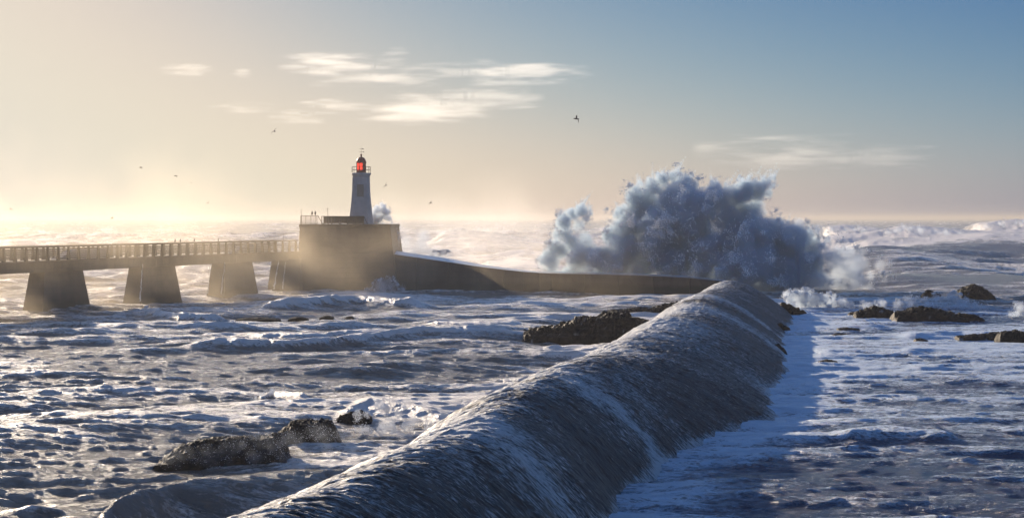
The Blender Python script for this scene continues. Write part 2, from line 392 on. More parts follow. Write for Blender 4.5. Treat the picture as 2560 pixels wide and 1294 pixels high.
# breaking crests: list of (points (px, py, distance or None), height of crest, front width, back width, foam, lump)
def crest_pts(pts, z=None):
    out = []
    for p in pts:
        if len(p) == 3:
            out.append(at_y(*p))
        else:
            out.append(at(p[0], p[1], z))
    return out
RIDGES = [
    (crest_pts([(380, 850), (560, 846), (700, 848), (860, 838), (1050, 824), (1400, 816)], 0.75), 1.0, 3.5, 0.7, 0.22),
    (crest_pts([(600, 752), (700, 748), (800, 743), (900, 738), (1000, 742), (1100, 744)], 1.05), 1.5, 5.0, 0.8, 0.4),
    (crest_pts([(330, 778), (370, 770), (450, 780), (570, 782)], 0.6), 1.4, 3.0, 0.9, 0.4),
    (crest_pts([(560, 832), (760, 836), (1010, 822)], 0.4), 1.0, 2.5, 0.6, 0.2),
    (crest_pts([(60, 1280), (200, 1262), (330, 1225), (470, 1192), (640, 1180), (800, 1168), (960, 1140), (1120, 1108)], 2.2), 3.5, 3.4, 0.12, 0.10),
    (crest_pts([(620, 985), (680, 968), (770, 985)], 0.4), 1.2, 2.0, 0.75, 0.16),
    (crest_pts([(830, 1035), (930, 1008), (1030, 1025), (1150, 1050)], 0.45), 1.8, 2.2, 0.9, 0.2),
    (crest_pts([(1040, 806), (1200, 812), (1320, 806)], 0.3), 0.9, 2.0, 0.8, 0.25),
    # right hand side, sheltered apron
    (crest_pts([(2080, 1085), (2200, 1070), (2420, 1078)], 0.30), 1.0, 2.5, 0.3, 0.1),
    (crest_pts([(2010, 872), (2180, 868), (2330, 876)], 0.35), 1.2, 3.0, 0.3, 0.1),
    (crest_pts([(2240, 838), (2400, 828), (2600, 832)], 0.35), 1.2, 3.0, 0.6, 0.25),
    # open sea on the right
    (crest_pts([(1900, 700, 214), (2060, 694, 214), (2240, 688, 214), (2420, 700, 216), (2520, 693, 217), (2700, 700, 218)]), 16, 16, 0.12, 0.15),
    (crest_pts([(1950, 626, 300), (2190, 620, 300), (2300, 626, 305), (2450, 622, 310), (2560, 612, 315), (2800, 615, 320)]), 50, 24, 0.10, 0.15),
    (crest_pts([(2000, 596, 395), (2150, 592, 395), (2280, 570, 395), (2380, 573, 400), (2480, 580, 400), (2700, 576, 400)]), 26, 22, 1.0, 0.6),
    (crest_pts([(2060, 607, 345), (2200, 603, 345), (2350, 600, 350), (2500, 592, 350), (2750, 592, 350)]), 20, 18, 0.75, 0.5),
    (crest_pts([(2050, 572, 560), (2130, 566, 560), (2230, 572, 560)]), 24, 24, 0.9, 1.0),
    (crest_pts([(2390, 562, 620), (2480, 558, 620), (2530, 552, 620), (2600, 554, 620), (2900, 560, 620)]), 34, 30, 0.9, 1.1),
    # behind the wall
    (crest_pts([(1060, 592, 520), (1130, 580, 520), (1190, 576, 520), (1250, 582, 520), (1330, 594, 520), (1420, 606, 520)]), 45, 30, 0.22, 0.5),
    (crest_pts([(1180, 655, 290), (1300, 652, 290), (1420, 655, 290)]), 25, 15, 0.5, 0.4),
]
def sea_height(X, Y):
    r = np.hypot(X, Y)
    behind = sstep(212, 235, Y)                                   # open water beyond the jetty
    right = sstep(-1.0, 4.0, X - crest_x(Y)) * sstep(185, 160, Y) # apron right of the mound
    rx = sstep(2, 12, X - crest_x(np.minimum(Y, 155)))
    a1, ax, ay = samp(TA, X * 0.42 + 0.10 * Y, Y, 0.0)   # long crests, slightly slanted
    b1, bx, by = samp(TB, X * 0.5 - 0.08 * Y, Y, 0.12)
    c1, cx, cy = samp(TC, X * 0.6, Y, -0.1)
    m1, mx_, my_ = samp(TM, X, Y, 0.1)
    s1, sx, sy = samp(TS, X + 300, Y, 0.05)
    gust = 0.78 + 0.5 * fbm(X * 0.03, Y * 0.03, 3, 2)
    ampA = (0.155 * (1 - right) + 0.135 * right) * gust * (1 + 0.8 * behind)
    ampB = (0.062 * (1 - right) + 0.065 * right) * gust
    ampC = 0.040 * sstep(170, 80, r) * (1 - 0.25 * right) * (0.5 + gust * 0.6)
    ampM = 0.21 * (1 - right) + 0.03 * right + 0.35 * behind
    swell = behind * sstep(215, 420, Y) * 0.42 * (1 - 0.35 * sstep(2500, 9000, r))
    fade = 1 - 0.9 * sstep(600, 2500, r)
    z = (a1 * ampA + b1 * ampB + c1 * ampC) * fade + m1 * ampM * (1 - 0.5 * sstep(1500, 5000, r)) + s1 * swell
    dx = -(ax * ampA + bx * ampB + cx * ampC) * fade * 0.8 - mx_ * ampM * 0.8
    dy = -(ay * ampA + by * ampB + cy * ampC) * fade * 0.8 - my_ * ampM * 0.8
    foam = 0.40 + 0.30 * fbm(X * 0.045, Y * 0.07, 4, 3) + 0.10 * np.clip((a1 + 0.6 * b1 + 0.4 * c1 + 0.6 * m1), -2, 3) * (1 - 0.4 * right)
    foam = foam + 0.09 * right + 0.02 * behind - 0.1 * sstep(400, 2000, r)
    # a dark patch of open water far right of the apron
    foam = foam - 0.42 * right * sstep(18, 34, X - crest_x(Y) + 12 * fbm(X * .05, Y * .05, 3, 5) - 0.05 * (Y - 60)) * sstep(135, 110, Y)
    foam = foam + 0.28 * np.exp(-((X - crest_x(Y) + 7.5) / 3.5) ** 2) * sstep(165, 140, Y)   # wash left of the mound
    toe = X - crest_x(Y) - np.interp(Y, _rY, _rW)
    foam = foam + (0.22 + 0.25 * fbm(X * 0.3, Y * 0.2, 3, 1)) * right * np.exp(-((toe - 1.0) / 2.6) ** 2)
    for pts, wf, wb, fm, lump in RIDGES:
        px = np.array([p[0] for p in pts]); py = np.array([p[1] for p in pts]); pz = np.array([p[2] for p in pts])
        if px[0] > px[-1]: px, py, pz = px[::-1], py[::-1], pz[::-1]
        span = px[-1] - px[0]; e = min(0.18 * span, 10)
        sel = (X > px[0] - 1) & (X < px[-1] + 1) & (Y > py.min() - 4 * wf) & (Y < py.max() + 4 * wb)
        if not sel.any(): continue
        x = X[sel]; y = Y[sel]
        wob = fbm(x / max(wf * 2.2, 1.5), x * 0 + py[0] * 0.37, 3, 1) * min(wf * 0.8, 1.0 if wf < 8 else 99)
        yc = np.interp(x, px, py) + wob
        zc = np.interp(x, px, pz)
        tap = sstep(px[0], px[0] + e, x) * sstep(px[-1], px[-1] - e, x)
        d = y - yc
        big = wf > 10
        prof = np.where(d < 0, np.exp(-np.abs(d / wf) ** (1.4 if not big else 1.6)), np.exp(-np.abs(d / wb) ** 1.6))
        cur = z[sel]
        L_ = 4.0 if big and py.min() > 340 else wf * 0.35 if big else max(0.25, 0.22 * wf)
        lp = (0.35 * fbm(x / L_, y / L_, 5, 4, 0.65) + 0.35 * ridged(x / L_ * 1.7, y / L_ * 1.7, 4, 2)) * lump * np.exp(-((d + 0.35 * wf) / (0.6 * wf)) ** 2) * tap
        amp_n = 1 + 0.16 * fbm(x / (wf * 1.5), y / (wf * 3), 3, 6)
        z[sel] = cur * (1 - (0.75 if big or pz.max() > 1.5 else 0.35) * prof * tap) + zc * amp_n * prof * tap + lp
        ff = fm * tap * np.exp(-((d + (0.45 if big else -0.15) * wf) / ((0.75 if big else 0.9) * wf)) ** 2)
        foam[sel] = foam[sel] * (1 - 0.5 * prof * tap * (1.0 if big else 1.5 if pz.max() > 1.5 else 0.6)) + ff * (0.85 + 0.5 * fbm(x / L_, y / L_, 3, 2))
        dx[sel] *= (1 - 0.6 * prof * tap); dy[sel] *= (1 - 0.6 * prof * tap)
    # swash against the flanks of the mound
    u = X - crest_x(Y)
    return z, dx, dy, foam, 1 - right

def build_sea():
    th_in = np.linspace(-19.2, 19.2, 620)
    th_out = 19.2 + np.cumsum(np.geomspace(0.1, 9.5, 46)); th_out = th_out[th_out < 179]
    th = np.radians(np.concatenate([-th_out[::-1], th_in, th_out]))
    r1 = np.geomspace(2, 42, 34)[:-1]
    r2 = [42.0]
    while r2[-1] < 260: r2.append(r2[-1] + 0.13 + 0.30 * ((r2[-1] - 42) / 218) ** 1.2)
    r3 = [r2[-1]]
    while r3[-1] < 900: r3.append(r3[-1] * 1.0042)
    r4 = np.geomspace(r3[-1], 14000, 90)[1:]
    r = np.concatenate([r1, r2, r3[1:], r4])
    RR, TH = np.meshgrid(r, th, indexing='ij')
    X = (RR * np.sin(TH)).astype(np.float64); Y = (RR * np.cos(TH)).astype(np.float64)
    sh = X.shape
    z, dx, dy, foam, turbid_sunwarm = sea_height(X.ravel(), Y.ravel())
    keep = sstep(3, 20, RR.ravel())
    V = np.stack([X.ravel() + dx * keep, Y.ravel() + dy * keep, z * keep], 1)
    nr, nt = sh
    idx = np.arange(nr * nt).reshape(nr, nt)
    q = np.stack([idx[:-1, :-1], idx[:-1, 1:], idx[1:, 1:], idx[1:, :-1]], -1).reshape(-1, 4)
    wrap = np.stack([idx[:-1, -1], idx[:-1, 0], idx[1:, 0], idx[1:, -1]], -1).reshape(-1, 4)
    q = np.concatenate([q, wrap])[:, ::-1]
    o = mesh_np('sea', V, q, M_SEA, smooth=True, attrs={'foam': np.clip(foam, 0, 1.3), 'turbid_sunwarm': turbid_sunwarm})
    tag(o, kind='structure')
    return o
build_sea()

def build_mound():
    Yv = [22.0]
    while Yv[-1] < 158: Yv.append(Yv[-1] + 0.055 + 0.10 * (max(Yv[-1] - 45, 0) / 110))
    Yv = np.array(Yv)
    q = np.linspace(-1.25, 1.25, 215)
    YY, QQ = np.meshgrid(Yv, q, indexing='ij')
    wr = np.interp(YY, _rY, _rW)
    U = np.where(QQ > 0, QQ * wr, QQ * 5.2)
    H = mound_h(U, YY)
    X = crest_x(YY) + U
    # paving stones: courses across the mound, broken joints, worn unevenly
    slope = 1.0
    SK = YY - 0.35 * U
    st = ridged(U * 1.7, SK * 4.0, 3, 2) * 0.05 + fbm(U * 0.35, YY * 0.9, 3, 5) * 0.07 + vnoise(U * 2.6, SK * 5.5, 1) * 0.045
    st2 = vnoise(U * 0.45 + 9, YY * 1.6, 3) * 0.03
    H2 = H + st + st2
    # foam bands where a sheet of water runs over
    ub = U * 0.9
    yb = YY + 0.45 * np.clip(U, 0, 9) ** 1.25 * 0.9 + 2.2 * fbm(U * 0.3, YY * 0.15, 3, 4)
    foam = 0.42 + 0.2 * fbm(U * 0.3, YY * 0.35, 4, 2)
    def band(y0, w, a): return a * np.exp(-((yb - y0) / w) ** 2)
    foam += (band(62.5, 1.5, 0.30) * sstep(-1, 1.2, U) + band(49.0, 1.8, 0.24) + band(114, 3.6, 0.34) + band(127, 2.2, 0.3)) * (1 + 0.9 * fbm(U * 1.2, YY * 1.2, 3, 6)) + band(92, 6, 0.22) + band(135, 1.0, -0.4) + band(121, 1.0, -0.35) + band(56, 2, -0.1)
    foam += 0.35 * sstep(1.6, -1.2, U)                 # more foam cover left of the crest
    foam += 0.3 * sstep(0.35, -0.1, H2)                # lapping water
    foam -= 0.14 * sstep(1.5, 4.5, U) * sstep(0.1, 0.6, H2)
    V = np.stack([X.ravel(), YY.ravel(), H2.ravel()], 1)
    n, m = X.shape; idx = np.arange(n * m).reshape(n, m)
    f = np.stack([idx[:-1, :-1], idx[:-1, 1:], idx[1:, 1:], idx[1:, :-1]], -1).reshape(-1, 4)
    # streaks run down the slope and are dragged along it
    fl = np.stack([U, SK, H * 0], -1).reshape(-1, 3)
    o = mesh_np('breakwater', V, f, M_MOUND, smooth=True, attrs={'foam': np.clip(foam, 0, 1.2).ravel()}, uv=fl)
    tag(o, 'long rounded breakwater of dark wet stone paving with water streaming over it', 'breakwater')
    return o
build_mound()

# ------------------------------------------------------------------ jetty wall, platform
WALL_Y0, WALL_Y1 = 204.0, 176.0
def wall_y(X):   # front face line
    return np.interp(X, [-60, 6, 26.2, 40], [204, 204, 188, 177])
def build_wall():
    root = empty('jetty_wall', (0, 204, 0))
    tag(root, 'low brown concrete jetty wall sloping down from the lighthouse platform towards the stone breakwater', 'jetty')
    xs = [-15.0, -12.0, -8.0, -4.0, -1.0, 1.5, 3.5, 5.0, 9.0, 13.0, 17.0, 21.0, 26.2]
    zt = [4.72, 4.30, 3.72, 3.12, 2.76, 2.50, 2.36, 2.30, 2.32, 2.32, 2.30, 2.20, 1.75]
    root.location = (0, 0, 0)
    # one length of wall between expansion joints is one part
    for i in range(len(xs) - 1):
        a, b = xs[i], xs[i + 1]; ya, yb = float(wall_y(a)), float(wall_y(b)); za, zb = zt[i], zt[i + 1]
        g = 0.012
        w = 5.0; sl = 0.35; jit = 0.015 * (i % 3 - 1)
        mb = MB()
        mb.hexa([(a + g, ya - 0.5 + jit, -2), (b - g, yb - 0.5 + jit, -2), (b - g, yb + w, -2), (a + g, ya + w, -2)],
                [(a + g, ya + jit, za), (b - g, yb + jit, zb), (b - g, yb + w, zb), (a + g, ya + w, za)])
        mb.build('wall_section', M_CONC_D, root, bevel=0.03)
        # wet walkway raised behind the front face
        k = max(0.02, min(0.30, (za - 2.30) * 0.2)); k2 = max(0.02, min(0.30, (zb - 2.30) * 0.2))
        mb = MB()
        mb.hexa([(a + g, ya + 0.35, za + 0.004), (b - g, yb + 0.35, zb + 0.004), (b - g, yb + 4.8, zb + 0.004), (a + g, ya + 4.8, za + 0.004)],
                [(a + g, ya + 0.35, za + 0.03), (b - g, yb + 0.35, zb + 0.03), (b - g, yb + 4.8, zb + k2 + 0.03), (a + g, ya + 4.8, za + k + 0.03)])
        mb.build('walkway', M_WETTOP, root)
build_wall()

def build_platform():
    root = empty('lighthouse_platform', (-20, 204, 0)); 
    tag(root, 'massive brown concrete platform carrying the lighthouse at the head of the footbridge', 'platform')
    root.location = (0, 0, 0)
    zt = 8.48
    yf = 203.0
    mb = MB()
    # left corner x=748px, right corner 976px top / 990px bottom
    mb.hexa([(-26.9, yf - 0.9, -2), (-14.0, yf - 0.9, -2), (-14.0, yf + 18, -2), (-26.9, yf + 18, -2)],
            [(-26.55, yf, zt - 0.35), (-15.22, yf, zt - 0.35), (-15.22, yf + 16, zt - 0.35), (-26.55, yf + 16, zt - 0.35)])
    mb.build('platform_body', M_CONC_D, root, bevel=0.04)
    mb = MB()
    mb.hexa([(-26.63, yf - 0.08, zt - 0.347), (-15.14, yf - 0.08, zt - 0.347), (-15.14, yf + 16.1, zt - 0.347), (-26.63, yf + 16.1, zt - 0.347)],
            [(-26.63, yf - 0.08, zt), (-15.14, yf - 0.08, zt), (-15.14, yf + 16.1, zt), (-26.63, yf + 16.1, zt)])
    mb.build('coping', M_CONC_D, root, bevel=0.02)
    # lower buttress towards the bridge, water streaming down its edge
    mb = MB()
    mb.hexa([(-29.9, yf - 3.6, -2), (-26.0, yf - 3.6, -2), (-26.0, yf + 5, -2), (-29.9, yf + 5, -2)],
            [(-28.9, yf - 2.6, 4.2), (-26.2, yf - 2.6, 4.2), (-26.2, yf + 4, 4.2), (-28.9, yf + 4, 4.2)])
    mb.build('buttress', M_CONC_D, root, bevel=0.05)
    return root
build_platform()

# ------------------------------------------------------------------ railings of the platform
def metal_railing(name, label, x0, x1, y, z, h, step, brace_end=None, group=None):
    root = empty(name, (x0, y, z)); tag(root, label, 'railing', group)
    L_ = x1 - x0
    for zz in (0.09, h):
        m = MB(); m.bar((0, 0, zz), (L_, 0, zz), 0.06); m.build('rail', M_METAL, root)
    n = int(L_ / step); base = None
    for k in range(n + 1):
        big = k % 5 == 0
        m = MB(); w = 0.075 if big else 0.035
        m.bar((k * L_ / n, 0, -0.0 if big else 0.09), (k * L_ / n, 0, h - 0.02), w); m.build('post' if big else 'baluster', M_METAL, root)
    if brace_end:
        m = MB(); m.bar((L_, 0, h), (L_ + brace_end, 0.2, 0.0), 0.07); m.build('brace', M_METAL, root)
    return root
S = 203 / F
metal_railing('metal_railing', 'short dark metal railing with upright bars at the left corner of the platform', -26.45, -24.3, 203.35, 8.48, 1.07, 0.125, 0.55)
metal_railing('metal_railing', 'long dark metal railing in front of the low wall below the lighthouse', -23.85, -18.55, 203.3, 8.48, 1.0, 0.16, 0.45)
def low_wall():
    root = empty('parapet_wall', (-23.85, 205.4, 8.48)); tag(root, 'low brown parapet wall behind the long railing at the lighthouse foot', 'wall')
    for k in range(5):
        m = MB(); m.box((0.53 + k * 1.02, 0, 0.44 + 0.10), (1.0, 0.3, 0.80)); m.build('wall_panel', M_CONC, root, bevel=0.01)
    m = MB(); m.box((2.57, 0, 0.975), (5.14, 0.38, 0.06)); m.build('coping', M_CONC_D, root)
    for k in range(6):
        m = MB(); m.box((0.06 + k * 1.0, 0, 0.07), (0.16, 0.3, 0.14)); m.build('foot', M_CONC_D, root)
low_wall()
for px, hh, lab in ((753, 1.9, 'thin pole at the left corner of the platform'), (821, 1.9, 'thin leaning pole by the left end of the parapet wall')):
    x = (px - 1280) / F * 204
    r_ = empty('pole', (x, 204.0, 8.48)); tag(r_, lab, 'pole')
    m = MB(); m.lathe([(0.035, 0), (0.025, hh)], 8); m.build('mast', M_METAL, r_)
    m = MB(); m.lathe([(0.07, 0.0), (0.07, 0.04)], 8); m.build('base_plate', M_METAL, r_)
    if px == 821:
        r_.rotation_euler = (0, R(-3), 0)
        m = MB(); m.box((0, 0, hh + 0.05), (0.16, 0.05, 0.1)); m.build('sign_plate', M_METAL, r_)

# ------------------------------------------------------------------ lighthouse
def lighthouse():
    D = 208.0; k = D / F
    x = (903 - 1280) * k
    root = empty('lighthouse', (x, D, 8.48)); tag(root, 'small white tapering lighthouse with a red lantern and a gallery, standing on the platform', 'lighthouse')
    z = lambda py: CAM_H - (py - HZ) * k - 8.48
    zg = z(443)      # underside of gallery
    w0, w1 = 27.0 * k, 20.5 * k
    # chamfered square tower with a slight flare at its foot
    m = MB(); prof = [(w0 * 1.13, 0.0), (w0 * 1.06, 0.5), (w0 * 1.0, 1.0), (w0 * 0.93, 1.9), ((w0 + w1) / 2 * 0.97, 3.0), (w1 * 1.03, 4.4), (w1, zg)]
    def sq(r, c=0.30):
        q = []
        for sx, sy in ((1, -1), (1, 1), (-1, 1), (-1, -1)):
            a = (sx * r, sy * r * (1 - c)); b = (sx * r * (1 - c), sy * r)
            q += [b, a] if sx * sy < 0 and sx > 0 else ([a, b] if sx > 0 else ([b, a] if sy > 0 else [a, b]))
        return q
    rings = [[m.bm.verts.new((px, py, zz)) for px, py in sq(r)] for r, zz in prof]
    for a, b in zip(rings, rings[1:]):
        for i in range(8): m.bm.faces.new((a[i], a[(i + 1) % 8], b[(i + 1) % 8], b[i]))
    m.bm.faces.new(rings[0][::-1]); m.bm.faces.new(rings[-1])
    m.build('tower', M_WHITE, root)
    # beige framed panel on the face
    zc0, zc1 = z(492), z(461); wy = -(w1 * 1.02)
    yf = lambda zz: -float(np.interp(zz, [p[1] for p in prof], [p[0] for p in prof]))
    m = MB()
    hw = 8.2 * k
    def slab(m, x0, x1, z0, z1, d0, d1):
        m.hexa([(x0, yf(z0) - d1, z0), (x1, yf(z0) - d1, z0), (x1, yf(z0) - d0, z0), (x0, yf(z0) - d0, z0)],
               [(x0, yf(z1) - d1, z1), (x1, yf(z1) - d1, z1), (x1, yf(z1) - d0, z1), (x0, yf(z1) - d0, z1)])
    slab(m, -hw + .1, hw - .1, zc0 + .1, zc1 - .1, -0.05, 0.03); pn = m.build('door_panel', M_BEIGE, root)
    m = MB(); slab(m, -hw, -hw + .098, zc0, zc1, -0.05, 0.07); slab(m, hw - .098, hw, zc0, zc1, -0.05, 0.07)
    slab(m, -hw + .1, hw - .1, zc1 - .098, zc1, -0.05, 0.07); slab(m, -hw + .1, hw - .1, zc0, zc0 + .098, -0.05, 0.07)
    m.build('panel_frame', M_BEIGE, root)
    # corbelled gallery
    g = 24.5 * k
    m = MB(); m.lathe([(w1 * 1.02, 0), (w1 * 1.08, 0.12), (g * 0.93, 0.30), (g, 0.34), (g, 0.52), (g * .97, 0.56)], 32, (0, 0, zg - 0.02)); m.build('gallery', M_WHITE, root)
    zd = zg + 0.54
    base = None
    for i in range(18):
        a = 2 * math.pi * i / 18 + 0.1
        m = MB(); m.bar((g * .95 * math.cos(a), g * .95 * math.sin(a), zd), (g * .95 * math.cos(a), g * .95 * math.sin(a), zd + 0.78), 0.035); m.build('railing_post', M_METAL, root)
    for hz in (0.4, 0.8):
        m = MB()
        for i in range(32):
            a, b = 2 * math.pi * i / 32, 2 * math.pi * (i + 1) / 32
            m.bar((g * .95 * math.cos(a), g * .95 * math.sin(a), zd + hz), (g * .95 * math.cos(b), g * .95 * math.sin(b), zd + hz), 0.035)
        m.build('handrail', M_METAL, root)
    # lantern: base drum, mullioned glazing ring, dome
    rl = 12.0 * k; z1_, z2_, z3_ = z(425), z(408), z(404)
    m = MB(); m.lathe([(rl, zd - 0.02), (rl, z1_)], 24); m.build('lantern_base', M_DKRED, root)
    n = 8
    for i in range(n):
        a = 2 * math.pi * i / n - math.pi / 2 + 2 * math.pi / n * 0.5 + 0.06
        da = 2 * math.pi / n
        m = MB(); m.bar((rl * .97 * math.cos(a), rl * .97 * math.sin(a), z1_ - .02), (rl * .97 * math.cos(a), rl * .97 * math.sin(a), z2_ + .02), 0.10); m.build('mullion', M_DKRED, root)
        # panes: front pair of bays closed by metal sheets, the others glazed red
        a0, a1 = a + 0.06, a + da - 0.06
        m = MB(); r2 = rl * .93
        m.hexa([(r2 * math.cos(a0), r2 * math.sin(a0), z1_), (r2 * math.cos(a1), r2 * math.sin(a1), z1_), ((r2 - .04) * math.cos(a1), (r2 - .04) * math.sin(a1), z1_), ((r2 - .04) * math.cos(a0), (r2 - .04) * math.sin(a0), z1_)],
               [(r2 * math.cos(a0), r2 * math.sin(a0), z2_), (r2 * math.cos(a1), r2 * math.sin(a1), z2_), ((r2 - .04) * math.cos(a1), (r2 - .04) * math.sin(a1), z2_), ((r2 - .04) * math.cos(a0), (r2 - .04) * math.sin(a0), z2_)])
        closed = i == 0
        m.build('lantern_shutter' if closed else 'lantern_pane', M_DKRED if closed else M_RED, root)
    zm = (z1_ + z2_) / 2
    m = MB(); m.lathe([(rl * .955, zm - .03), (rl * .955, zm + .03)], 24); m.build('glazing_bar', M_DKRED, root)
    m = MB(); zt = z(392)
    pr = [(rl * 1.08, z2_), (rl * 1.08, z3_ - .02)]
    for j in range(7):
        t = j / 6 * math.pi / 2 * 0.95; pr.append((rl * 0.98 * math.cos(t), z3_ + (zt - z3_) * math.sin(t)))
    m.lathe(pr, 24); m.build('dome', M_DKRED, root, smooth=False)
    m = MB(); m.lathe([(0.10, zt - .05), (0.10, zt + .22), (0.15, zt + .24), (0.13, zt + .34), (0.03, zt + .36)], 12); m.build('vent', M_DKRED, root)
    m = MB(); m.lathe([(0.02, zt + .3), (0.015, zt + 1.15)], 6); v = m.build('lightning_rod', M_METAL, root)
    m = MB(); m.bar((-.28, 0, zt + .62), (.28, 0, zt + .62), .03); m.build('compass_arm', M_METAL, root)
    m = MB(); m.box((.31, 0, zt + .62), (.1, .1, .1)); m.build('compass_ball', M_METAL, root)
    m = MB(); m.bar((-.28, 0, zt + 1.0), (.14, 0, zt + 1.0), .03); m.build('vane_arrow', M_METAL, root)
    m = MB(); m.box((.22, 0, zt + 1.0), (.16, .02, .12)); m.build('vane_tail', M_METAL, root)
lighthouse()

# ------------------------------------------------------------------ footbridge
BD = Vector((-20.9, -51.0, 0)).normalized()          # along the bridge, towards the camera
BN = Vector((-BD.y, BD.x, 0)); BN = BN if BN.x > 0 else -BN   # outward, towards the viewer's side (right)
B0 = Vector((-26.7, 202.6, 0))
def bridge():
    ang = math.atan2(BD.y, BD.x)
    root = empty('footbridge', B0); tag(root, 'long brown concrete footbridge on tapered piers running from the left edge to the platform', 'bridge')
    LEN = 66.0; W = 3.2
    P_ = lambda s, n, z: tuple(BD * s - BN * n + Vector((0, 0, z)))   # n from the near side inwards
    def beam(name, s0, s1, n0, n1, z0, z1, mat, bevel=0.0, inset=0.0):
        m = MB()
        m.hexa([P_(s0, n0, z0), P_(s0, n1, z0), P_(s1, n1, z0), P_(s1, n0, z0)], [P_(s0, n0, z1), P_(s0, n1, z1), P_(s1, n1, z1), P_(s1, n0, z1)])
        return m.build(name, mat, root, bevel=bevel)
    zb, zd = 4.02, 5.12
    cs = [-1.4, 14.3, 30.4, 46.6, 62.8]              # pier centres along the bridge
    ends = [-1.0] + cs[1:4] + [LEN]
    for a, b in zip(ends, ends[1:]):
        beam('girder', a + .01, b - .01, 0.0, 0.5, zb, zd - 0.18, M_CONC, 0.02)
        beam('girder', a + .01, b - .01, W - 0.5, W, zb, zd - 0.18, M_CONC, 0.02)
        beam('deck_slab', a + .008, b - .008, -0.12, W + 0.12, zd - 0.177, zd, M_CONC, 0.02)
    # railings: posts, five rails and a broad top rail on each side
    proto = None
    n = int(LEN / 1.6)
    for side, off in ((0, 0.08), (1, W - 0.08)):
        for k in range(n + 1):
            s = 0.4 + k * 1.6
            if proto is None:
                m = MB(); h = 1.26
                m.hexa([(-.17, -.13, 0), (.17, -.13, 0), (.17, .13, 0), (-.17, .13, 0)], [(-.09, -.09, h), (.09, -.09, h), (.09, .09, h), (-.09, .09, h)])
                proto = m.build('post', M_RAIL, root, bevel=0.01); o = proto
            else:
                o = proto.copy(); col.objects.link(o); o.parent = root
            o.location = P_(s, off, zd + 0.002); o.rotation_euler = (0, 0, ang)
        for j in range(5):
            z = zd + 0.20 + j * 0.205
            beam('rail', 0.1, LEN - .1, off - .035, off + .035, z, z + 0.085, M_RAIL)
        beam('handrail', 0.0, LEN, off - .13, off + .13, zd + 1.262, zd + 1.40, M_RAIL, 0.02)
    # piers
    for i, c in enumerate(cs[1:]):
        m = MB(); c -= 0.95; tl, bl = 3.0, 3.8; tn, bn = 0.25, -0.25; W_ = 2.3
        k = 1.72
        m.hexa([P_(c - tl - (bl - tl) * k, bn - .2, -3), P_(c - tl - (bl - tl) * k, W_ - bn, -3), P_(c + tl + (bl - tl) * k, W_ - bn, -3), P_(c + tl + (bl - tl) * k, bn - .2, -3)],
               [P_(c - tl, tn, zb - .003), P_(c - tl, W_ - tn, zb - .003), P_(c + tl, W_ - tn, zb - .003), P_(c + tl, tn, zb - .003)])
        m.build('pier', M_CONC, root, bevel=0.06)
    # the bridge ends in an abutment leaning on the platform
    m = MB(); c = cs[0]
    m.hexa([P_(c - 4, -0.45, -3), P_(c - 4, W + .45, -3), P_(c + 3.6, W + .45, -3), P_(c + 3.6, -0.45, -3)],
           [P_(c - 4, 0.1, zb - .003), P_(c - 4, W - .1, zb - .003), P_(c + 2.6, W - .1, zb - .003), P_(c + 2.6, 0.1, zb - .003)])
    m.build('abutment', M_CONC, root, bevel=0.06)
    return P_
BP = bridge()
def wp(s, n, z): return Vector(BP(s, n, z)) + B0
# two grey blocks seen between the railings
def deck_block(s0, s1, h, lab):
    m = MB(); c = wp((s0 + s1) / 2, 2.1, 5.125)
    q = [wp(s0, 1.6, 5.125), wp(s0, 2.6, 5.125), wp(s1, 2.6, 5.125), wp(s1, 1.6, 5.125)]
    cut = 0.35 * (s1 - s0)
    t = [wp(s0, 1.6, 5.125 + h), wp(s0, 2.6, 5.125 + h), wp(s1 - cut, 2.6, 5.125 + h), wp(s1 - cut, 1.6, 5.125 + h)]
    o = m.hexa([p - c for p in q], [p - c for p in t]); o = m.build('concrete_block', M_GREY, None, bevel=0.04); o.location = c
    tag(o, lab, 'block', 'grey blocks on the footbridge deck')
def s_at(px):   # distance along the bridge for a picture column
    t = (px - 1280) / F
    return (t * B0.y - B0.x) / (BD.x - t * BD.y)
deck_block(s_at(302), s_at(178), 1.02, 'longer grey wedge-ended block behind the bridge railing near the first piers at left')
deck_block(s_at(700), s_at(612), 0.85, 'shorter grey wedge-ended block behind the bridge railing close to the platform')

def waterfall(p0, p1, w, lab, seed):
    g = random.Random(seed); n = 26; mb = MB(); prev = None
    for k in range(n + 1):
        t = k / n; c = Vector(p0).lerp(Vector(p1), t) + Vector((g.uniform(-.05, .05), g.uniform(-.05, .05), 0))
        r = 0.6 * w * (0.35 + 0.9 * t) * g.uniform(.55, 1.3)
        ring = [mb.bm.verts.new(c + Vector((math.cos(a) * r * g.uniform(.7, 1.3), math.sin(a) * r * .5, 0))) for a in (0, 1.57, 3.14, 4.71)]
        if prev:
            for i in range(4): mb.bm.faces.new((prev[i], prev[(i + 1) % 4], ring[(i + 1) % 4], ring[i]))
        prev = ring
    o = mb.build('waterfall', M_FOAM, None); tag(o, lab, 'waterfall'); return o
def fall(px0, py0, px1, py1, Y, w, lab, seed):
    waterfall(at_y(px0, py0, Y), at_y(px1, py1, Y), w, lab, seed)
fall(357, 660, 350, 752, 170.0, 0.09, 'thin white stream running down the corner of the second pier from the left', 1)
fall(526, 650, 520, 733, 185.0, 0.07, 'thin white stream down the left edge of the third pier', 2)
fall(562, 655, 553, 735, 184.0, 0.07, 'thin white stream down the corner of the third pier', 3)
fall(697, 652, 684, 722, 196.0, 0.14, 'broadest white stream falling beside the abutment under the bridge end', 4)
fall(714, 655, 706, 722, 196.0, 0.08, 'thin white stream down the abutment, right of the broad one', 5)

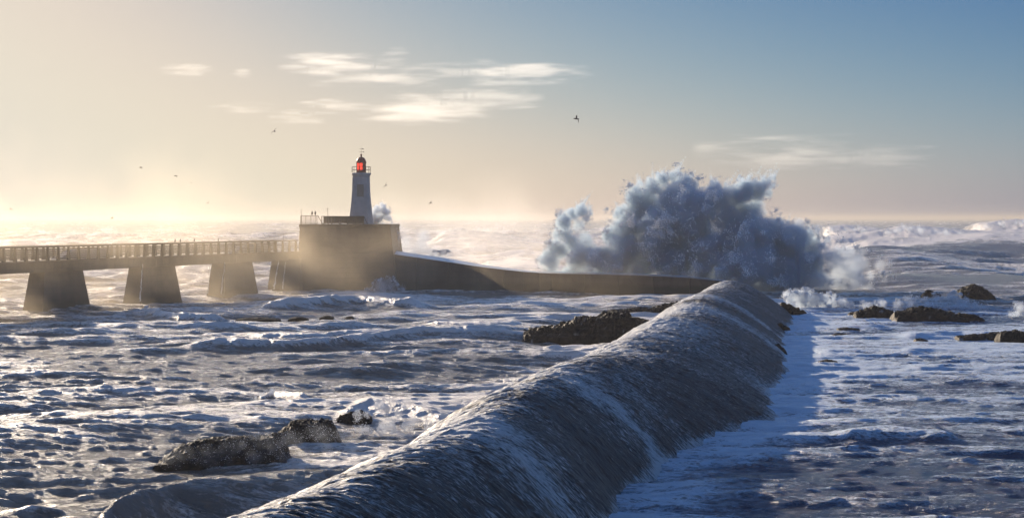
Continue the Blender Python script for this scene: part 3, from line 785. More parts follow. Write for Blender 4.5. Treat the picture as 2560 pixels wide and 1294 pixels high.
# ------------------------------------------------------------------ rocks
def rock(name, pts, label, cat='rock', seed=0, group=None, jag=0.35, foam=0.0, res=64, depth=0.5):
    """pts: silhouette samples (px, top_py) left to right with base_py; builds a lumpy mass of its own depth"""
    (xs, tops, base) = pts
    Yc = at(xs[0], base, -0.05)[1]
    X = (np.array(xs) - 1280) / F * Yc
    Zt = CAM_H - (np.array(tops) - HZ) / F * Yc
    w = X[-1] - X[0]; hmax = Zt.max(); dep = max(depth * w * 0.5, hmax * 1.1, 0.6)
    cx = (X[0] + X[-1]) / 2
    rs = 0.05 if Yc < 100 else 0.09
    nx = int(min(max(w * 1.3 / rs, 50), 300)); ny = int(min(max(2.6 * dep / rs, 30), 110))
    gx, gy = np.meshgrid(np.linspace(X[0] - .15 * w, X[-1] + .15 * w, nx), np.linspace(-1.3 * dep, 1.3 * dep, ny), indexing='ij')
    s = seed * 7.7
    z0 = np.interp(gx, X, Zt, left=-0.4, right=-0.4)
    z0 = np.where(gx < X[0], Zt[0] - (X[0] - gx) * 1.4, np.where(gx > X[-1], Zt[-1] - (gx - X[-1]) * 1.4, z0))
    g = np.abs((gy + 0.18 * dep * fbm(gx / max(hmax, .5), gx * 0 + s, 3)) / dep)
    prof = 1 - np.clip(g, 0, 2) ** 2.2
    z = np.where(prof > 0, z0 * prof, prof * 1.5)
    sc_ = max(hmax, 0.35)
    facet = ridged(gx / (sc_ * 0.9) + s, gy / (sc_ * 0.7), 4, seed)
    fine = fbm(gx / (sc_ * .22) + s, gy / (sc_ * .22), 3, seed + 3)
    steps = np.round((z + 0.25 * facet * sc_ * .4) / (sc_ * 0.22)) * (sc_ * 0.22)
    z = 0.72 * z + 0.28 * steps + jag * sc_ * (0.42 * facet + 0.30 * fine + 0.22 * ridged(gx / (sc_ * .13) + s, gy / (sc_ * .16), 3, seed + 1)) * np.clip(prof + .2, 0, 1)
    z = z - 0.7 * sstep(0.12, -0.05, prof) - 1.0 * np.clip(np.maximum(X[0] - gx, gx - X[-1]) / max(0.08 * w, 0.5), 0, 1)
    V = np.stack([(gx - cx + 0.08 * sc_ * fbm(gy / (sc_ * .3), gx / (sc_ * .3), 2, 5)).ravel(), gy.ravel(), z.ravel()], 1)
    idx = np.arange(nx * ny).reshape(nx, ny)
    f = np.stack([idx[:-1, :-1], idx[1:, :-1], idx[1:, 1:], idx[:-1, 1:]], -1).reshape(-1, 4)
    fo = np.clip(foam + 1.2 * (fbm(gx / .5 + s, gy / .5, 3, 2) - 0.25) * (foam > 0), 0, 1) if foam > 0 else np.clip((fbm(gx * 2.5, gy * 2.5, 3, 4) - 0.55) * 5, 0, 1) * 0.3
    o = mesh_np(name, V, f, M_ROCK, attrs={'foam': fo.ravel()}); o.location = (cx, Yc + dep * 0.55, 0)
    tag(o, label, cat, group)
    return o
rock('rock', ([1310, 1345, 1390, 1428, 1440, 1490, 1520, 1575, 1595, 1630, 1650], [838, 828, 822, 812, 800, 798, 790, 793, 803, 812, 826], 851),
     'largest dark jagged rock in the water just left of the breakwater', seed=1)
rock('rock', ([1630, 1645, 1665, 1700, 1712], [772, 768, 760, 757, 766], 785), 'rounded dark rock touching the left side of the breakwater, behind the largest rock', seed=2)
rock('rock', ([1505, 1530, 1560, 1600, 1632], [784, 777, 775, 769, 772], 787), 'low flat dark reef stretching left of the rounded rock beside the breakwater', seed=3)
rock('rock', ([395, 430, 470, 520, 580, 640, 700], [1162, 1130, 1112, 1102, 1100, 1096, 1092], 1160), 'long low brown rock in the foreground with water pouring over it', seed=4, jag=0.2)
rock('rock', ([690, 725, 760, 800, 825, 838], [1092, 1066, 1053, 1051, 1062, 1085], 1120), 'high brown layered rock at the right end of the long foreground rock', seed=5, jag=.25)
rock('rock', ([840, 870, 900, 925], [1050, 1034, 1028, 1040], 1066), 'brown rock half buried in churning foam beside the breakwater', seed=6)
rock('rock', ([1005, 1025, 1045], [1028, 1020, 1032], 1040), 'small dark rock poking out of the foam left of the breakwater', seed=7)
rock('rock', ([2140, 2165, 2185, 2210, 2240, 2262], [782, 772, 767, 770, 784, 790], 797), 'smooth domed dark rock at the left end of the right hand reef', seed=8)
rock('rock', ([2240, 2275, 2290, 2330, 2360, 2390, 2420], [786, 778, 773, 770, 778, 786, 798], 806), 'broad stacked dark rock in the middle of the right hand reef', seed=9)
rock('rock', ([2385, 2405, 2440, 2462], [790, 784, 788, 800], 805), 'low blocky dark rock at the right end of the right hand reef', seed=10)
rock('rock', ([2122, 2132, 2143], [786, 780, 784], 795), 'tiny sunlit boulder left of the domed rock', seed=11)
rock('rock', ([2312, 2322, 2335, 2352], [733, 725, 729, 737], 748), 'small peaked rock standing in the blue swell behind the reef', seed=12)
rock('rock', ([2404, 2412, 2435, 2455, 2475, 2488], [731, 724, 714, 718, 731, 742], 752), 'tall pyramid shaped rock standing in the blue swell behind the reef', seed=13)
rock('rock', ([2395, 2430, 2470, 2500, 2512], [842, 838, 836, 830, 840], 851), 'flat dark rock awash near the right edge', seed=14, jag=.3)
rock('rock', ([2500, 2520, 2545, 2580], [836, 829, 828, 834], 856), 'dark knobbly rock cut by the right edge of the picture', seed=16)
rock('rock', ([2095, 2120, 2150], [822, 819, 823], 829), 'flat rock awash between the breakwater and the reef', seed=17, jag=.3)
rock('rock', ([2290, 2305, 2320], [849, 847, 850], 857), 'small round rock awash in front of the reef', seed=18, jag=.3)
rock('rock', ([2085, 2105, 2130], [837, 833, 838], 843), 'small dark rock awash nearer than the flat one between breakwater and reef', seed=19, jag=.3)
rock('rock', ([1955, 1975, 2000, 2018], [758, 763, 772, 786], 794), 'dark block at the far right foot of the breakwater', seed=20)
rock('rock', ([1940, 1955, 1975], [812, 809, 822], 829), 'small dark rock against the right foot of the breakwater', seed=21)
rock('rock', ([1935, 1948, 1965], [868, 862, 876], 888), 'reddish rock at the right foot of the breakwater, level with the largest rock', seed=22)
rock('rock', ([2050, 2070, 2095], [905, 899, 904], 911), 'lone flat rock awash right of the breakwater shadow', seed=23, jag=.3)
for i, (a, b, c) in enumerate(((590, 790, 695), (722, 788, 768), (800, 785, 832), (862, 786, 884))):
    m_ = (a + c) / 2
    rock('rock', ([a, (a + m_) / 2, m_, (c + m_) / 2, c], [b + 9, b + 5.5, b + 4, b + 5, b + 9], b + 10),
         ['long flat brown rock awash in front of the third pier', 'second flat brown rock awash right of the long one, before the platform', 'double flat brown rock awash before the platform', 'smallest flat brown rock awash, rightmost before the platform'][i], seed=30 + i, jag=.25)

# ------------------------------------------------------------------ gulls
def gull(px, py, Y, span, bank, head, fold, label, perched=False):
    if perched:
        m = MB()
        pr = [(0.001, -.24), (.05, -.20), (.10, -.06), (.115, .05), (.08, .16), (.05, .20), (.062, .25), (.05, .30), (.001, .32)]
        m.lathe([(r, z + .30) for r, z in pr], 10)
        m.bar((0, .04, .0), (0, .02, .12), .02); m.bar((0, .05, .53), (.10, .05, .52), .025)
        o = m.build('gull', M_BIRD, None, smooth=True)
        o.rotation_euler = (0, R(12), head)
    else:
        # one continuous body: fuselage sections and cambered wings with bent wrist
        bm = bmesh.new(); h = span / 2
        secs = [(-.42, .01), (-.30, .045), (-.1, .09), (.08, .10), (.22, .075), (.32, .06), (.40, .045), (.47, .008)]
        k = span / 1.3; rings = []
        for y, r in secs:
            rings.append([bm.verts.new((r * k * math.cos(a) * (1.0 if y > -.35 else 4), y * k, r * k * .85 * math.sin(a))) for a in [2 * math.pi * i / 8 for i in range(8)]])
        for a, b in zip(rings, rings[1:]):
            for i in range(8): bm.faces.new((a[i], a[(i + 1) % 8], b[(i + 1) % 8], b[i]))
        bm.faces.new(rings[0]); bm.faces.new(rings[-1][::-1])
        for sgn in (-1, 1):
            st = [(0.04, .16, -.10, .02), (.25, .20, -.04, .02 + .16 * fold), (.45, .16, -.02, .02 + .20 * fold), (.75, .0, -.10, .02 + .10 * fold), (1.0, -.17, -.20, .02 - .10 * fold)]
            prev = None
            for t, ly, ty, z in st:
                x = sgn * t * h * (1 - .15 * fold); th = .018 * (1.1 - t) * k
                q = [bm.verts.new((x, ly * k, z * k)), bm.verts.new((x, (ly + ty) / 2 * k, z * k + th)), bm.verts.new((x, ty * k, z * k)), bm.verts.new((x, (ly + ty) / 2 * k, z * k - th))]
                if prev:
                    for i in range(4): bm.faces.new((prev[i], prev[(i + 1) % 4], q[(i + 1) % 4], q[i]))
                prev = q
            bm.faces.new(prev)
        bmesh.ops.recalc_face_normals(bm, faces=bm.faces[:])
        me = bpy.data.meshes.new('gull'); bm.to_mesh(me); bm.free(); me.materials.append(M_BIRD)
        for p in me.polygons: p.use_smooth = True
        o = bpy.data.objects.new('gull', me); col.objects.link(o)
        o.rotation_euler = (R(10), bank, head)
    o.location = at_y(px, py, Y)
    tag(o, label, 'gull', 'gulls around the jetty'); return o
gull(686, 328, 190, 1.3, R(-42), R(20), .5, 'banking gull high in the sky left of the lighthouse')
gull(1441, 297, 190, 1.3, R(50), R(60), 1.4, 'dark gull flying alone in the upper middle of the sky')
gull(965, 463, 205, 1.2, R(-60), R(10), .6, 'gull flying just right of the lighthouse lantern')
gull(1077, 507, 260, 1.2, R(-45), R(30), .5, 'small gull flying above the surf right of the lighthouse')
gull(520, 507, 240, 1.3, R(-48), R(10), .4, 'gull banking above the horizon midway along the footbridge')
gull(352, 419, 330, 1.3, R(20), R(-40), .5, 'faint gull in the haze, highest of those above the left part of the footbridge')
gull(440, 440, 330, 1.3, R(-10), R(80), .5, 'faint gull in the haze up and left of the platform')
gull(478, 457, 360, 1.1, R(10), R(30), .5, 'tiny faint gull just below another over the footbridge')
gull(27, 523, 330, 1.2, R(25), R(60), .8, 'small gull near the horizon at the far left')
gull(197, 524, 380, 1.1, R(-15), R(20), .8, 'pale distant gull just above the horizon over the first pier')
gull(281, 545, 300, 1.2, R(-25), R(60), .6, 'gull skimming the horizon between the first two piers')
gull(455, 534, 300, 1.1, R(20), R(10), .6, 'gull low over the horizon above the second pier')
for px, zz, lab in ((780, 9.55, 'left one of two gulls perched on the platform railing'), (788, 9.55, 'right one of two gulls perched on the platform railing')):
    g_ = gull(px, 540, 203.35, 1, 0, R(90), 0, lab, True); g_.location.z = zz - 0.0
for px, lab in ((439, 'left one of a pair of gulls perched on the footbridge handrail'), (452, 'right one of a pair of gulls perched on the footbridge handrail'), (487, 'gull perched alone on the footbridge handrail above the second gap'), (547, 'gull perched on the footbridge handrail nearest the platform')):
    p = wp(s_at(px), 0.1, 6.52); g_ = gull(px, 540, p.y, 1, 0, R(70), 0, lab, True); g_.location = p; g_.scale = (.75,) * 3
m = MB(); m.lathe([(0.03, 0), (0.02, 0.75)], 6); p = wp(s_at(711), .1, 6.52); o = m.build('pole', M_METAL); o.location = p; o.rotation_euler = (0, R(-5), 0)
tag(o, 'thin short pole on the footbridge handrail near the platform', 'pole')

# ------------------------------------------------------------------ spray, mist and clouds as density grids
def noise3(shape, dx, scale, octaves=4, gain=0.55, seed=0, squash=(1, 1, 1)):
    """3-D fractal value noise on a grid (trilinear upsampled lattices), about -1..1"""
    g = np.random.default_rng(seed); out = np.zeros(shape, np.float32); a = 1.0; t = 0.0
    for o in range(octaves):
        s = scale / 2 ** o
        if s < dx * 1.2: break
        axes = []
        for n, q in zip(shape, squash):
            c = np.arange(n) * dx / (s * q) + g.uniform(0, 1); axes.append(c)
        L = g.uniform(-1, 1, [int(c[-1]) + 3 for c in axes]).astype(np.float32)
        def lin(arr, c, ax):
            i = np.floor(c).astype(int); f = (c - i).astype(np.float32); f = f * f * (3 - 2 * f)
            sh = [1, 1, 1]; sh[ax] = -1; f = f.reshape(sh)
            return np.take(arr, i, ax) * (1 - f) + np.take(arr, i + 1, ax) * f
        w = lin(lin(lin(L, axes[0], 0), axes[1], 1), axes[2], 2)
        out += a * w; t += a; a *= gain
    return out / t * 1.6

def vol_mat(name, color, density, aniso):
    m = bpy.data.materials.new(name); m.use_nodes = True; nt = m.node_tree; nt.nodes.clear()
    pv = nt.nodes.new('ShaderNodeVolumePrincipled'); out = nt.nodes.new('ShaderNodeOutputMaterial')
    pv.inputs['Color'].default_value = (*color, 1); pv.inputs['Density'].default_value = density
    pv.inputs['Anisotropy'].default_value = aniso
    pv.inputs['Density Attribute'].default_value = 'density'
    nt.links.new(pv.outputs[0], out.inputs['Volume'])
    return m

def grid_group(shape, org, dx, mat, src):
    """geometry nodes: a volume cube that reads its density from the vertices of the mesh"""
    ng = bpy.data.node_groups.new('density_grid', 'GeometryNodeTree'); n = ng.nodes; L = ng.links
    ng.interface.new_socket('Geometry', in_out='INPUT', socket_type='NodeSocketGeometry')
    ng.interface.new_socket('Geometry', in_out='OUTPUT', socket_type='NodeSocketGeometry')
    gi = n.new('NodeGroupInput'); go = n.new('NodeGroupOutput')
    vc = n.new('GeometryNodeVolumeCube')
    mx = [org[i] + (shape[i] - 1) * dx for i in range(3)]
    vc.inputs['Min'].default_value = org; vc.inputs['Max'].default_value = mx
    for i, a in enumerate('XYZ'): vc.inputs['Resolution ' + a].default_value = shape[i]
    pos = n.new('GeometryNodeInputPosition')
    sub = n.new('ShaderNodeVectorMath'); sub.operation = 'SUBTRACT'; sub.inputs[1].default_value = org; L.new(pos.outputs[0], sub.inputs[0])
    div = n.new('ShaderNodeVectorMath'); div.operation = 'SCALE'; div.inputs['Scale'].default_value = 1 / dx; L.new(sub.outputs[0], div.inputs[0])
    add = n.new('ShaderNodeVectorMath'); add.operation = 'ADD'; add.inputs[1].default_value = (.5, .5, .5); L.new(div.outputs[0], add.inputs[0])
    fl = n.new('ShaderNodeVectorMath'); fl.operation = 'FLOOR'; L.new(add.outputs[0], fl.inputs[0])
    sp = n.new('ShaderNodeSeparateXYZ'); L.new(fl.outputs[0], sp.inputs[0])
    def im(op, a, b, c=None):
        q = n.new('FunctionNodeIntegerMath'); q.operation = op
        for k, v in enumerate((a, b, c)):
            if v is None: continue
            if isinstance(v, int): q.inputs[k].default_value = v
            else: L.new(v, q.inputs[k])
        return q.outputs[0]
    def clampi(s, hi): return im('MINIMUM', im('MAXIMUM', s, 0), hi)
    ix, iy, iz = (clampi(sp.outputs[i], shape[i] - 1) for i in range(3))
    idx = im('MULTIPLY_ADD', im('MULTIPLY_ADD', ix, shape[1], iy), shape[2], iz)
    na = n.new('GeometryNodeInputNamedAttribute'); na.data_type = 'FLOAT'; na.inputs['Name'].default_value = 'density'
    si = n.new('GeometryNodeSampleIndex'); si.data_type = 'FLOAT'; si.domain = 'POINT'
    oi = n.new('GeometryNodeObjectInfo'); oi.inputs['Object'].default_value = src
    L.new(oi.outputs['Geometry'], si.inputs['Geometry']); L.new(na.outputs[0], si.inputs['Value']); L.new(idx, si.inputs['Index'])
    L.new(si.outputs[0], vc.inputs['Density'])
    sm = n.new('GeometryNodeSetMaterial'); sm.inputs['Material'].default_value = mat
    L.new(vc.outputs[0], sm.inputs[0]); L.new(sm.outputs[0], go.inputs[0])
    return ng

def density_object(name, D, org, dx, mat, parent=None):
    """a volume object; its grid is filled by geometry nodes from a mesh datablock that only stores the numbers"""
    sh = D.shape
    me = bpy.data.meshes.new(name + '_values'); me.vertices.add(D.size)
    a = me.attributes.new('density', 'FLOAT', 'POINT'); a.data.foreach_set('value', D.astype(np.float32).ravel())
    src = bpy.data.objects.new(name + '_values', me)
    v = bpy.data.volumes.new(name); v.materials.append(mat)
    o = bpy.data.objects.new(name, v); col.objects.link(o)
    md = o.modifiers.new('grid', 'NODES'); md.node_group = grid_group(sh, org, dx, mat, src)
    if parent: o.parent = parent
    return o

def blob_field(blobs, dx, pad, sq=1.0):
    """blobs: (x,y,z,r,w) -> field (1 inside core .. 0 rim .. negative outside), origin"""
    B = np.array(blobs, float)
    lo = (B[:, :3] - B[:, 3:4] * np.array([1, sq, 1]) - pad).min(0); hi = (B[:, :3] + B[:, 3:4] * np.array([1, sq, 1]) + pad).max(0)
    n = np.maximum(np.ceil((hi - lo) / dx).astype(int) + 1, 4)
    ax = [lo[i] + np.arange(n[i]) * dx for i in range(3)]
    Fd = np.full(n, -1.0, np.float32); Wd = np.zeros(n, np.float32)
    for x, y, z, r, w in B:
        s = []
        for i, (c, rr) in enumerate(((x, r), (y, r * sq), (z, r))):
            a = max(int((c - rr * 1.9 - lo[i]) / dx), 0); b = min(int((c + rr * 1.9 - lo[i]) / dx) + 2, n[i]); s.append(slice(a, b))
        gx, gy, gz = np.meshgrid(ax[0][s[0]] - x, (ax[1][s[1]] - y) / sq, ax[2][s[2]] - z, indexing='ij')
        d = 1 - np.sqrt(gx * gx + gy * gy + gz * gz) / r
        cur = Fd[tuple(s)]
        k = 0.25; h = np.clip(0.5 + 0.5 * (d - cur) / k, 0, 1)
        Fd[tuple(s)] = cur * (1 - h) + d * h + k * h * (1 - h)
        Wd[tuple(s)] = Wd[tuple(s)] * (1 - h) + w * h
    return Fd, Wd, lo, ax

OCT = np.array([(1, 0, 0), (-1, 0, 0), (0, 1, 0), (0, -1, 0), (0, 0, 1), (0, 0, -1)], np.float32)
OCF = np.array([(0, 2, 4), (2, 1, 4), (1, 3, 4), (3, 0, 4), (2, 0, 5), (1, 2, 5), (3, 1, 5), (0, 3, 5)], np.int64)
def droplets(name, P, sizes, parent=None, mat=None):
    P = np.asarray(P, np.float32); n = len(P); s = np.asarray(sizes, np.float32)
    st = np.random.default_rng(n).uniform(0.6, 1.5, (n, 1, 3)).astype(np.float32)
    V = (P[:, None, :] + OCT[None] * s[:, None, None] * st).reshape(-1, 3)
    Fc = (OCF[None] + (np.arange(n) * 6)[:, None, None]).reshape(-1, 3)
    o = mesh_np(name, V, Fc, mat or M_FOAM, parent)
    return o

def spray(name, label, blobs, dens, dx=0.2, pad=1.2, sq=0.8, amp=0.5, scale=3.0, ndrop=8000, dsz=(0.03, 0.09), seed=1, color=(0.86, 0.93, 1.0), aniso=0.0, soft=0.25, cat='spray', octs=5, group=None, clip=None, drop_band=(-0.30, 0.05), gain=0.62, fine=0.25, clump=5.0):
    Fd, Wd, lo, ax = blob_field(blobs, dx, pad, sq)
    n1 = noise3(Fd.shape, dx, scale, octs, gain, seed)
    n2 = noise3(Fd.shape, dx, scale * 0.35, 3, 0.6, seed + 50)
    # billows: folded noise bites the rim into rounded lobes
    bil = 1 - np.abs(n1) * 2.0
    f = Fd + amp * (0.55 * bil * 0.6 + 0.55 * n1 + fine * n2) - 0.06
    D = np.clip(f / soft, 0, 1) ** 1.3 * np.clip(0.55 + 0.6 * n2 + 0.5 * f, 0.08, 1.6) * Wd
    if clip is not None: D *= clip(ax)
    # never solid at the box faces
    for a in range(3):
        sl = [slice(None)] * 3
        for e in (0, 1, -1, -2):
            sl[a] = e; D[tuple(sl)] = 0
    root = empty(name, (0, 0, 0)); tag(root, label, cat, group)
    density_object('mist', D, tuple(float(v) for v in lo), dx, vol_mat(name + '_mist', color, dens, aniso), root)
    if ndrop:
        cand = np.argwhere((f > drop_band[0]) & (f < drop_band[1]) & (Wd > 0.3))
        if len(cand):
            g = np.random.default_rng(seed)
            # clump: prefer cells where fine noise is high
            w = np.exp(clump * n2[tuple(cand.T)] + 6 * f[tuple(cand.T)]); w /= w.sum()
            k = g.choice(len(cand), size=ndrop, p=w)
            P = lo + (cand[k] + g.uniform(-.7, .7, (ndrop, 3))) * dx
            P = P[P[:, 2] > -0.1]
            sz = dsz[0] + (dsz[1] - dsz[0]) * g.uniform(0, 1, len(P)) ** 3
            d = droplets('droplets', P, sz, root); d['kind'] = 'stuff'
    return root

def pxb(lst, yfun, w=1.0):
    out = []
    for t in lst:
        px, py, r = t[:3]; ww = t[3] if len(t) > 3 else w
        Y = yfun(px, py); X, _, Z = at_y(px, py, Y); out.append((X, Y, Z, r / F * Y, ww))
    return out
rr = random.Random(3)
big_y = lambda px, py: float(np.interp(px, [1300, 1500, 1700, 1850, 2000, 2200], [212, 209, 204, 199, 196, 196])) + rr.uniform(-1.5, 2.5)
BIG = [(1375, 655, 30), (1398, 620, 30), (1405, 585, 26), (1412, 555, 23), (1430, 535, 20), (1452, 526, 19), (1466, 545, 12), (1430, 610, 24), (1450, 645, 42), (1500, 655, 44), (1540, 650, 45),
       (1385, 680, 20), (1420, 685, 25), (1560, 620, 50), (1528, 592, 24), (1575, 545, 42), (1560, 580, 40), (1595, 500, 34), (1630, 470, 30), (1620, 520, 55), (1655, 452, 20), (1690, 443, 20), (1712, 470, 32), (1690, 505, 58), (1660, 570, 70),
       (1740, 530, 60), (1740, 590, 75), (1785, 480, 28), (1790, 520, 48), (1792, 455, 8), (1830, 490, 34), (1856, 452, 9), (1860, 480, 30), (1895, 478, 26), (1918, 460, 18), (1926, 438, 9), (1926, 425, 5), (1922, 484, 15), (1840, 550, 65), (1895, 520, 30),
       (1900, 590, 62), (1950, 585, 38), (1945, 560, 18), (1992, 595, 36), (1970, 630, 60), (2020, 592, 18), (2035, 612, 26), (2062, 614, 12), (1800, 630, 75), (1700, 640, 65), (1620, 640, 50), (1880, 660, 75), (1980, 680, 52), (2030, 660, 36), (2045, 700, 28), (1940, 710, 40), (1900, 720, 25),
       (1445, 565, 20, .35), (1462, 600, 26, .5), (1480, 628, 26, .7), (1600, 675, 30), (1680, 680, 25), (1500, 682, 22), (1760, 690, 25)]
TOPS = [(1375, 630), (1400, 570), (1410, 540), (1445, 512), (1470, 525), (1530, 575), (1550, 530), (1568, 505), (1590, 472), (1610, 455), (1640, 440), (1660, 432), (1690, 425), (1712, 450), (1735, 475), (1765, 470), (1790, 455), (1810, 460), (1835, 462), (1856, 448), (1880, 455), (1900, 448), (1922, 440), (1935, 465), (1965, 555), (2000, 570), (2035, 578), (2065, 600)]
for jx, jy in TOPS * 5:
    jx += rr.uniform(-14, 14); jy += rr.uniform(0, 14); a = rr.gauss(-0.15 if jx < 1650 else 0.35, 0.45); L_ = rr.uniform(12, 42); r0 = rr.uniform(3.5, 8)
    for t in range(6):
        u = t / 5; BIG.append((jx + math.sin(a) * L_ * u + 5 * u * u, jy - math.cos(a) * L_ * u, r0 * (1 - 0.65 * u)))
spray('spray_burst', 'giant blue grey burst of spray exploding over the end of the jetty wall', pxb(BIG, big_y), 2.4, dx=0.16, sq=0.95, amp=0.50, scale=4.2, ndrop=70000, dsz=(0.02, 0.075), seed=11, soft=0.34, color=(0.72, 0.84, 0.93), octs=6, gain=0.7, fine=0.42, drop_band=(-0.42, 0.08))

def scatter(lst, k=4):
    out = []
    for px, py, r in lst:
        for _ in range(k):
            out.append((px + rr.gauss(0, .6) * r, py + rr.gauss(0, .35) * r, r * rr.uniform(.5, .85)))
    return out
def ylin(y): return lambda px, py: y + rr.uniform(-.6, .8)
spray('spray_mist', 'pale sunlit veil of spray drifting at the right of the giant burst', pxb([(2080, 640, 40), (2110, 670, 42), (2150, 660, 30), (2090, 700, 38), (2140, 700, 30), (2170, 720, 22), (2060, 720, 30), (2120, 630, 24), (2000, 560, 16), (2050, 575, 16), (2180, 690, 20), (2200, 660, 22), (2215, 700, 20), (2160, 630, 18)], ylin(196)), 0.85, dx=0.25, sq=1.0, amp=0.8, scale=3, ndrop=2500, seed=12, soft=0.6)
spray('spray_mist', 'spray curling up beside the foot of the lighthouse', pxb([(900, 532, 9), (915, 545, 14), (940, 545, 18), (945, 520, 12), (955, 512, 8), (965, 530, 12), (930, 560, 16), (955, 565, 20), (968, 545, 12), (905, 555, 12), (950, 545, 16), (975, 570, 18), (960, 525, 12), (985, 590, 20), (940, 528, 14), (962, 518, 11), (930, 550, 16)], ylin(213)), 4.0, dx=0.1, sq=1.0, amp=0.7, scale=1.6, ndrop=1500, dsz=(.02, .05), seed=13, soft=0.5)
spray('spray_mist', 'broad thin veil of mist hanging behind the sloping jetty wall right of the platform', pxb([(1000, 570, 26), (1010, 610, 34), (1045, 620, 34), (1080, 640, 28), (1020, 640, 30), (1110, 645, 20), (1060, 590, 20), (1140, 655, 18), (985, 590, 20)], ylin(226)), 0.34, dx=0.25, sq=1.6, amp=0.8, scale=3.5, ndrop=0, seed=14, soft=0.8)
spray('spray_burst', 'small dark plume of spray above the sloping jetty wall', pxb([(1090, 632, 9), (1108, 632, 10), (1122, 638, 9), (1098, 645, 10), (1118, 650, 10), (1135, 652, 7)], ylin(216)), 1.0, dx=0.09, sq=1.0, amp=0.7, scale=1.3, ndrop=1800, dsz=(.02, .06), seed=15, soft=0.5)
spray('spray_burst', 'small cream coloured splash against the front of the platform wall', pxb(scatter([(945, 722, 20), (965, 712, 18), (985, 720, 16), (960, 732, 22), (930, 735, 16), (990, 735, 14), (1000, 740, 10)]), ylin(199)), 0.7, dx=0.1, sq=0.9, amp=0.8, scale=1.6, ndrop=3500, dsz=(.02, .06), seed=16, soft=0.5)
spray('surf_burst', 'white churning surf at the far right foot of the breakwater', pxb(scatter([(1960, 735, 14), (1985, 745, 18), (2010, 742, 16), (2035, 752, 20), (2060, 765, 22), (2030, 775, 20), (2085, 775, 16), (2110, 785, 12), (2070, 745, 14), (2100, 755, 12), (1995, 765, 10), (2055, 790, 14)]), ylin(166)), 2.4, dx=0.09, sq=0.9, amp=0.8, scale=1.5, ndrop=12000, dsz=(.02, .065), seed=17, soft=0.35, cat='surf')
spray('surf_burst', 'ragged curtain of spray thrown up behind the right hand reef', pxb(scatter([(2130, 762, 12), (2165, 762, 14), (2200, 757, 12), (2240, 762, 15), (2280, 762, 15), (2320, 758, 14), (2355, 755, 16), (2390, 752, 18), (2410, 762, 16), (2440, 765, 12), (2370, 770, 16), (2300, 772, 12), (2470, 778, 12)]), ylin(166)), 0.7, dx=0.11, sq=1.0, amp=0.9, scale=1.6, ndrop=7000, dsz=(.02, .06), seed=18, soft=0.5, cat='surf')
spray('surf_burst', 'cream splash cut by the right edge of the picture', pxb(scatter([(2535, 790, 14), (2555, 775, 16), (2580, 770, 20), (2520, 800, 10), (2560, 795, 16), (2600, 785, 20)]), ylin(152)), 1.6, dx=0.09, sq=0.9, amp=0.8, scale=1.4, ndrop=5000, dsz=(.02, .06), seed=19, soft=0.4, cat='surf')
spray('surf_burst', 'curtain of droplets pouring off the long foreground rock', pxb(scatter([(430 + 26 * i, 1146 - 3.2 * i + rr.uniform(-6, 6), rr.uniform(26, 38)) for i in range(17)] + [(520 + 30 * i, 1166 - 2.5 * i, 30) for i in range(12)]), ylin(61)), 0.16, dx=0.06, sq=1.3, amp=0.9, scale=0.9, ndrop=4500, clump=1.0, dsz=(.004, .014), seed=20, soft=0.9, cat='surf', drop_band=(-.5, .5))
spray('surf_burst', 'boiling white foam between the foreground rocks and the breakwater', pxb(scatter([(900, 1040, 14), (950, 1015, 16), (1000, 1025, 14), (920, 1075, 24), (980, 1070, 22), (1040, 1060, 20), (880, 1110, 24), (940, 1110, 24), (1010, 1100, 18), (1070, 1085, 14), (1120, 1060, 12), (830, 1130, 18), (900, 1140, 16)]), ylin(70)), 1.0, dx=0.06, sq=0.8, amp=0.9, scale=0.9, ndrop=24000, clump=1.8, dsz=(.005, .022), seed=21, soft=0.6, cat='surf', drop_band=(-.3, .5))
spray('surf_burst', 'small white foam splash left of the foreground rocks near the middle of the bay', pxb(scatter([(660, 985, 12), (685, 975, 14), (710, 985, 12), (640, 1000, 10)]), ylin(84)), 1.0, dx=0.06, sq=0.8, amp=0.8, scale=0.8, ndrop=2500, dsz=(.008, .03), seed=22, soft=0.5, cat='surf', drop_band=(-.3, .5))
spray('surf_burst', 'white crest of spray blown off the breaker in front of the piers', pxb([(365, 772, 8), (385, 778, 7), (430, 780, 6), (470, 784, 6), (510, 783, 6)], ylin(158)), 1.0, dx=0.07, sq=0.8, amp=0.8, scale=0.8, ndrop=2000, dsz=(.015, .04), seed=23, soft=0.5, cat='surf', drop_band=(-.3, .5))
def crestline(pts, r, n):
    x = [p[0] for p in pts]; y = [p[1] for p in pts]
    return [(xx, float(np.interp(xx, x, y)) + rr.uniform(-2, 3), r * rr.uniform(.6, 1.4)) for xx in np.linspace(x[0], x[-1], n)]
spray('surf_burst', 'long white crest of the tallest breaker far out at the right', pxb(crestline([(2215, 582), (2260, 568), (2300, 573), (2380, 584), (2440, 590)], 7, 44), ylin(386)), 0.35, dx=0.25, sq=1.6, amp=1.3, scale=2.2, ndrop=3000, dsz=(.03, .09), seed=24, soft=0.9, cat='surf', drop_band=(-.5, .1))
spray('surf_burst', 'white crest of the breaker at the far right edge of the horizon', pxb(crestline([(2440, 568), (2500, 562), (2550, 556), (2620, 560)], 6, 30), ylin(580)), 0.3, dx=0.35, sq=1.6, amp=1.3, scale=3.0, ndrop=2000, dsz=(.05, .12), seed=25, soft=0.9, cat='surf', drop_band=(-.5, .1))
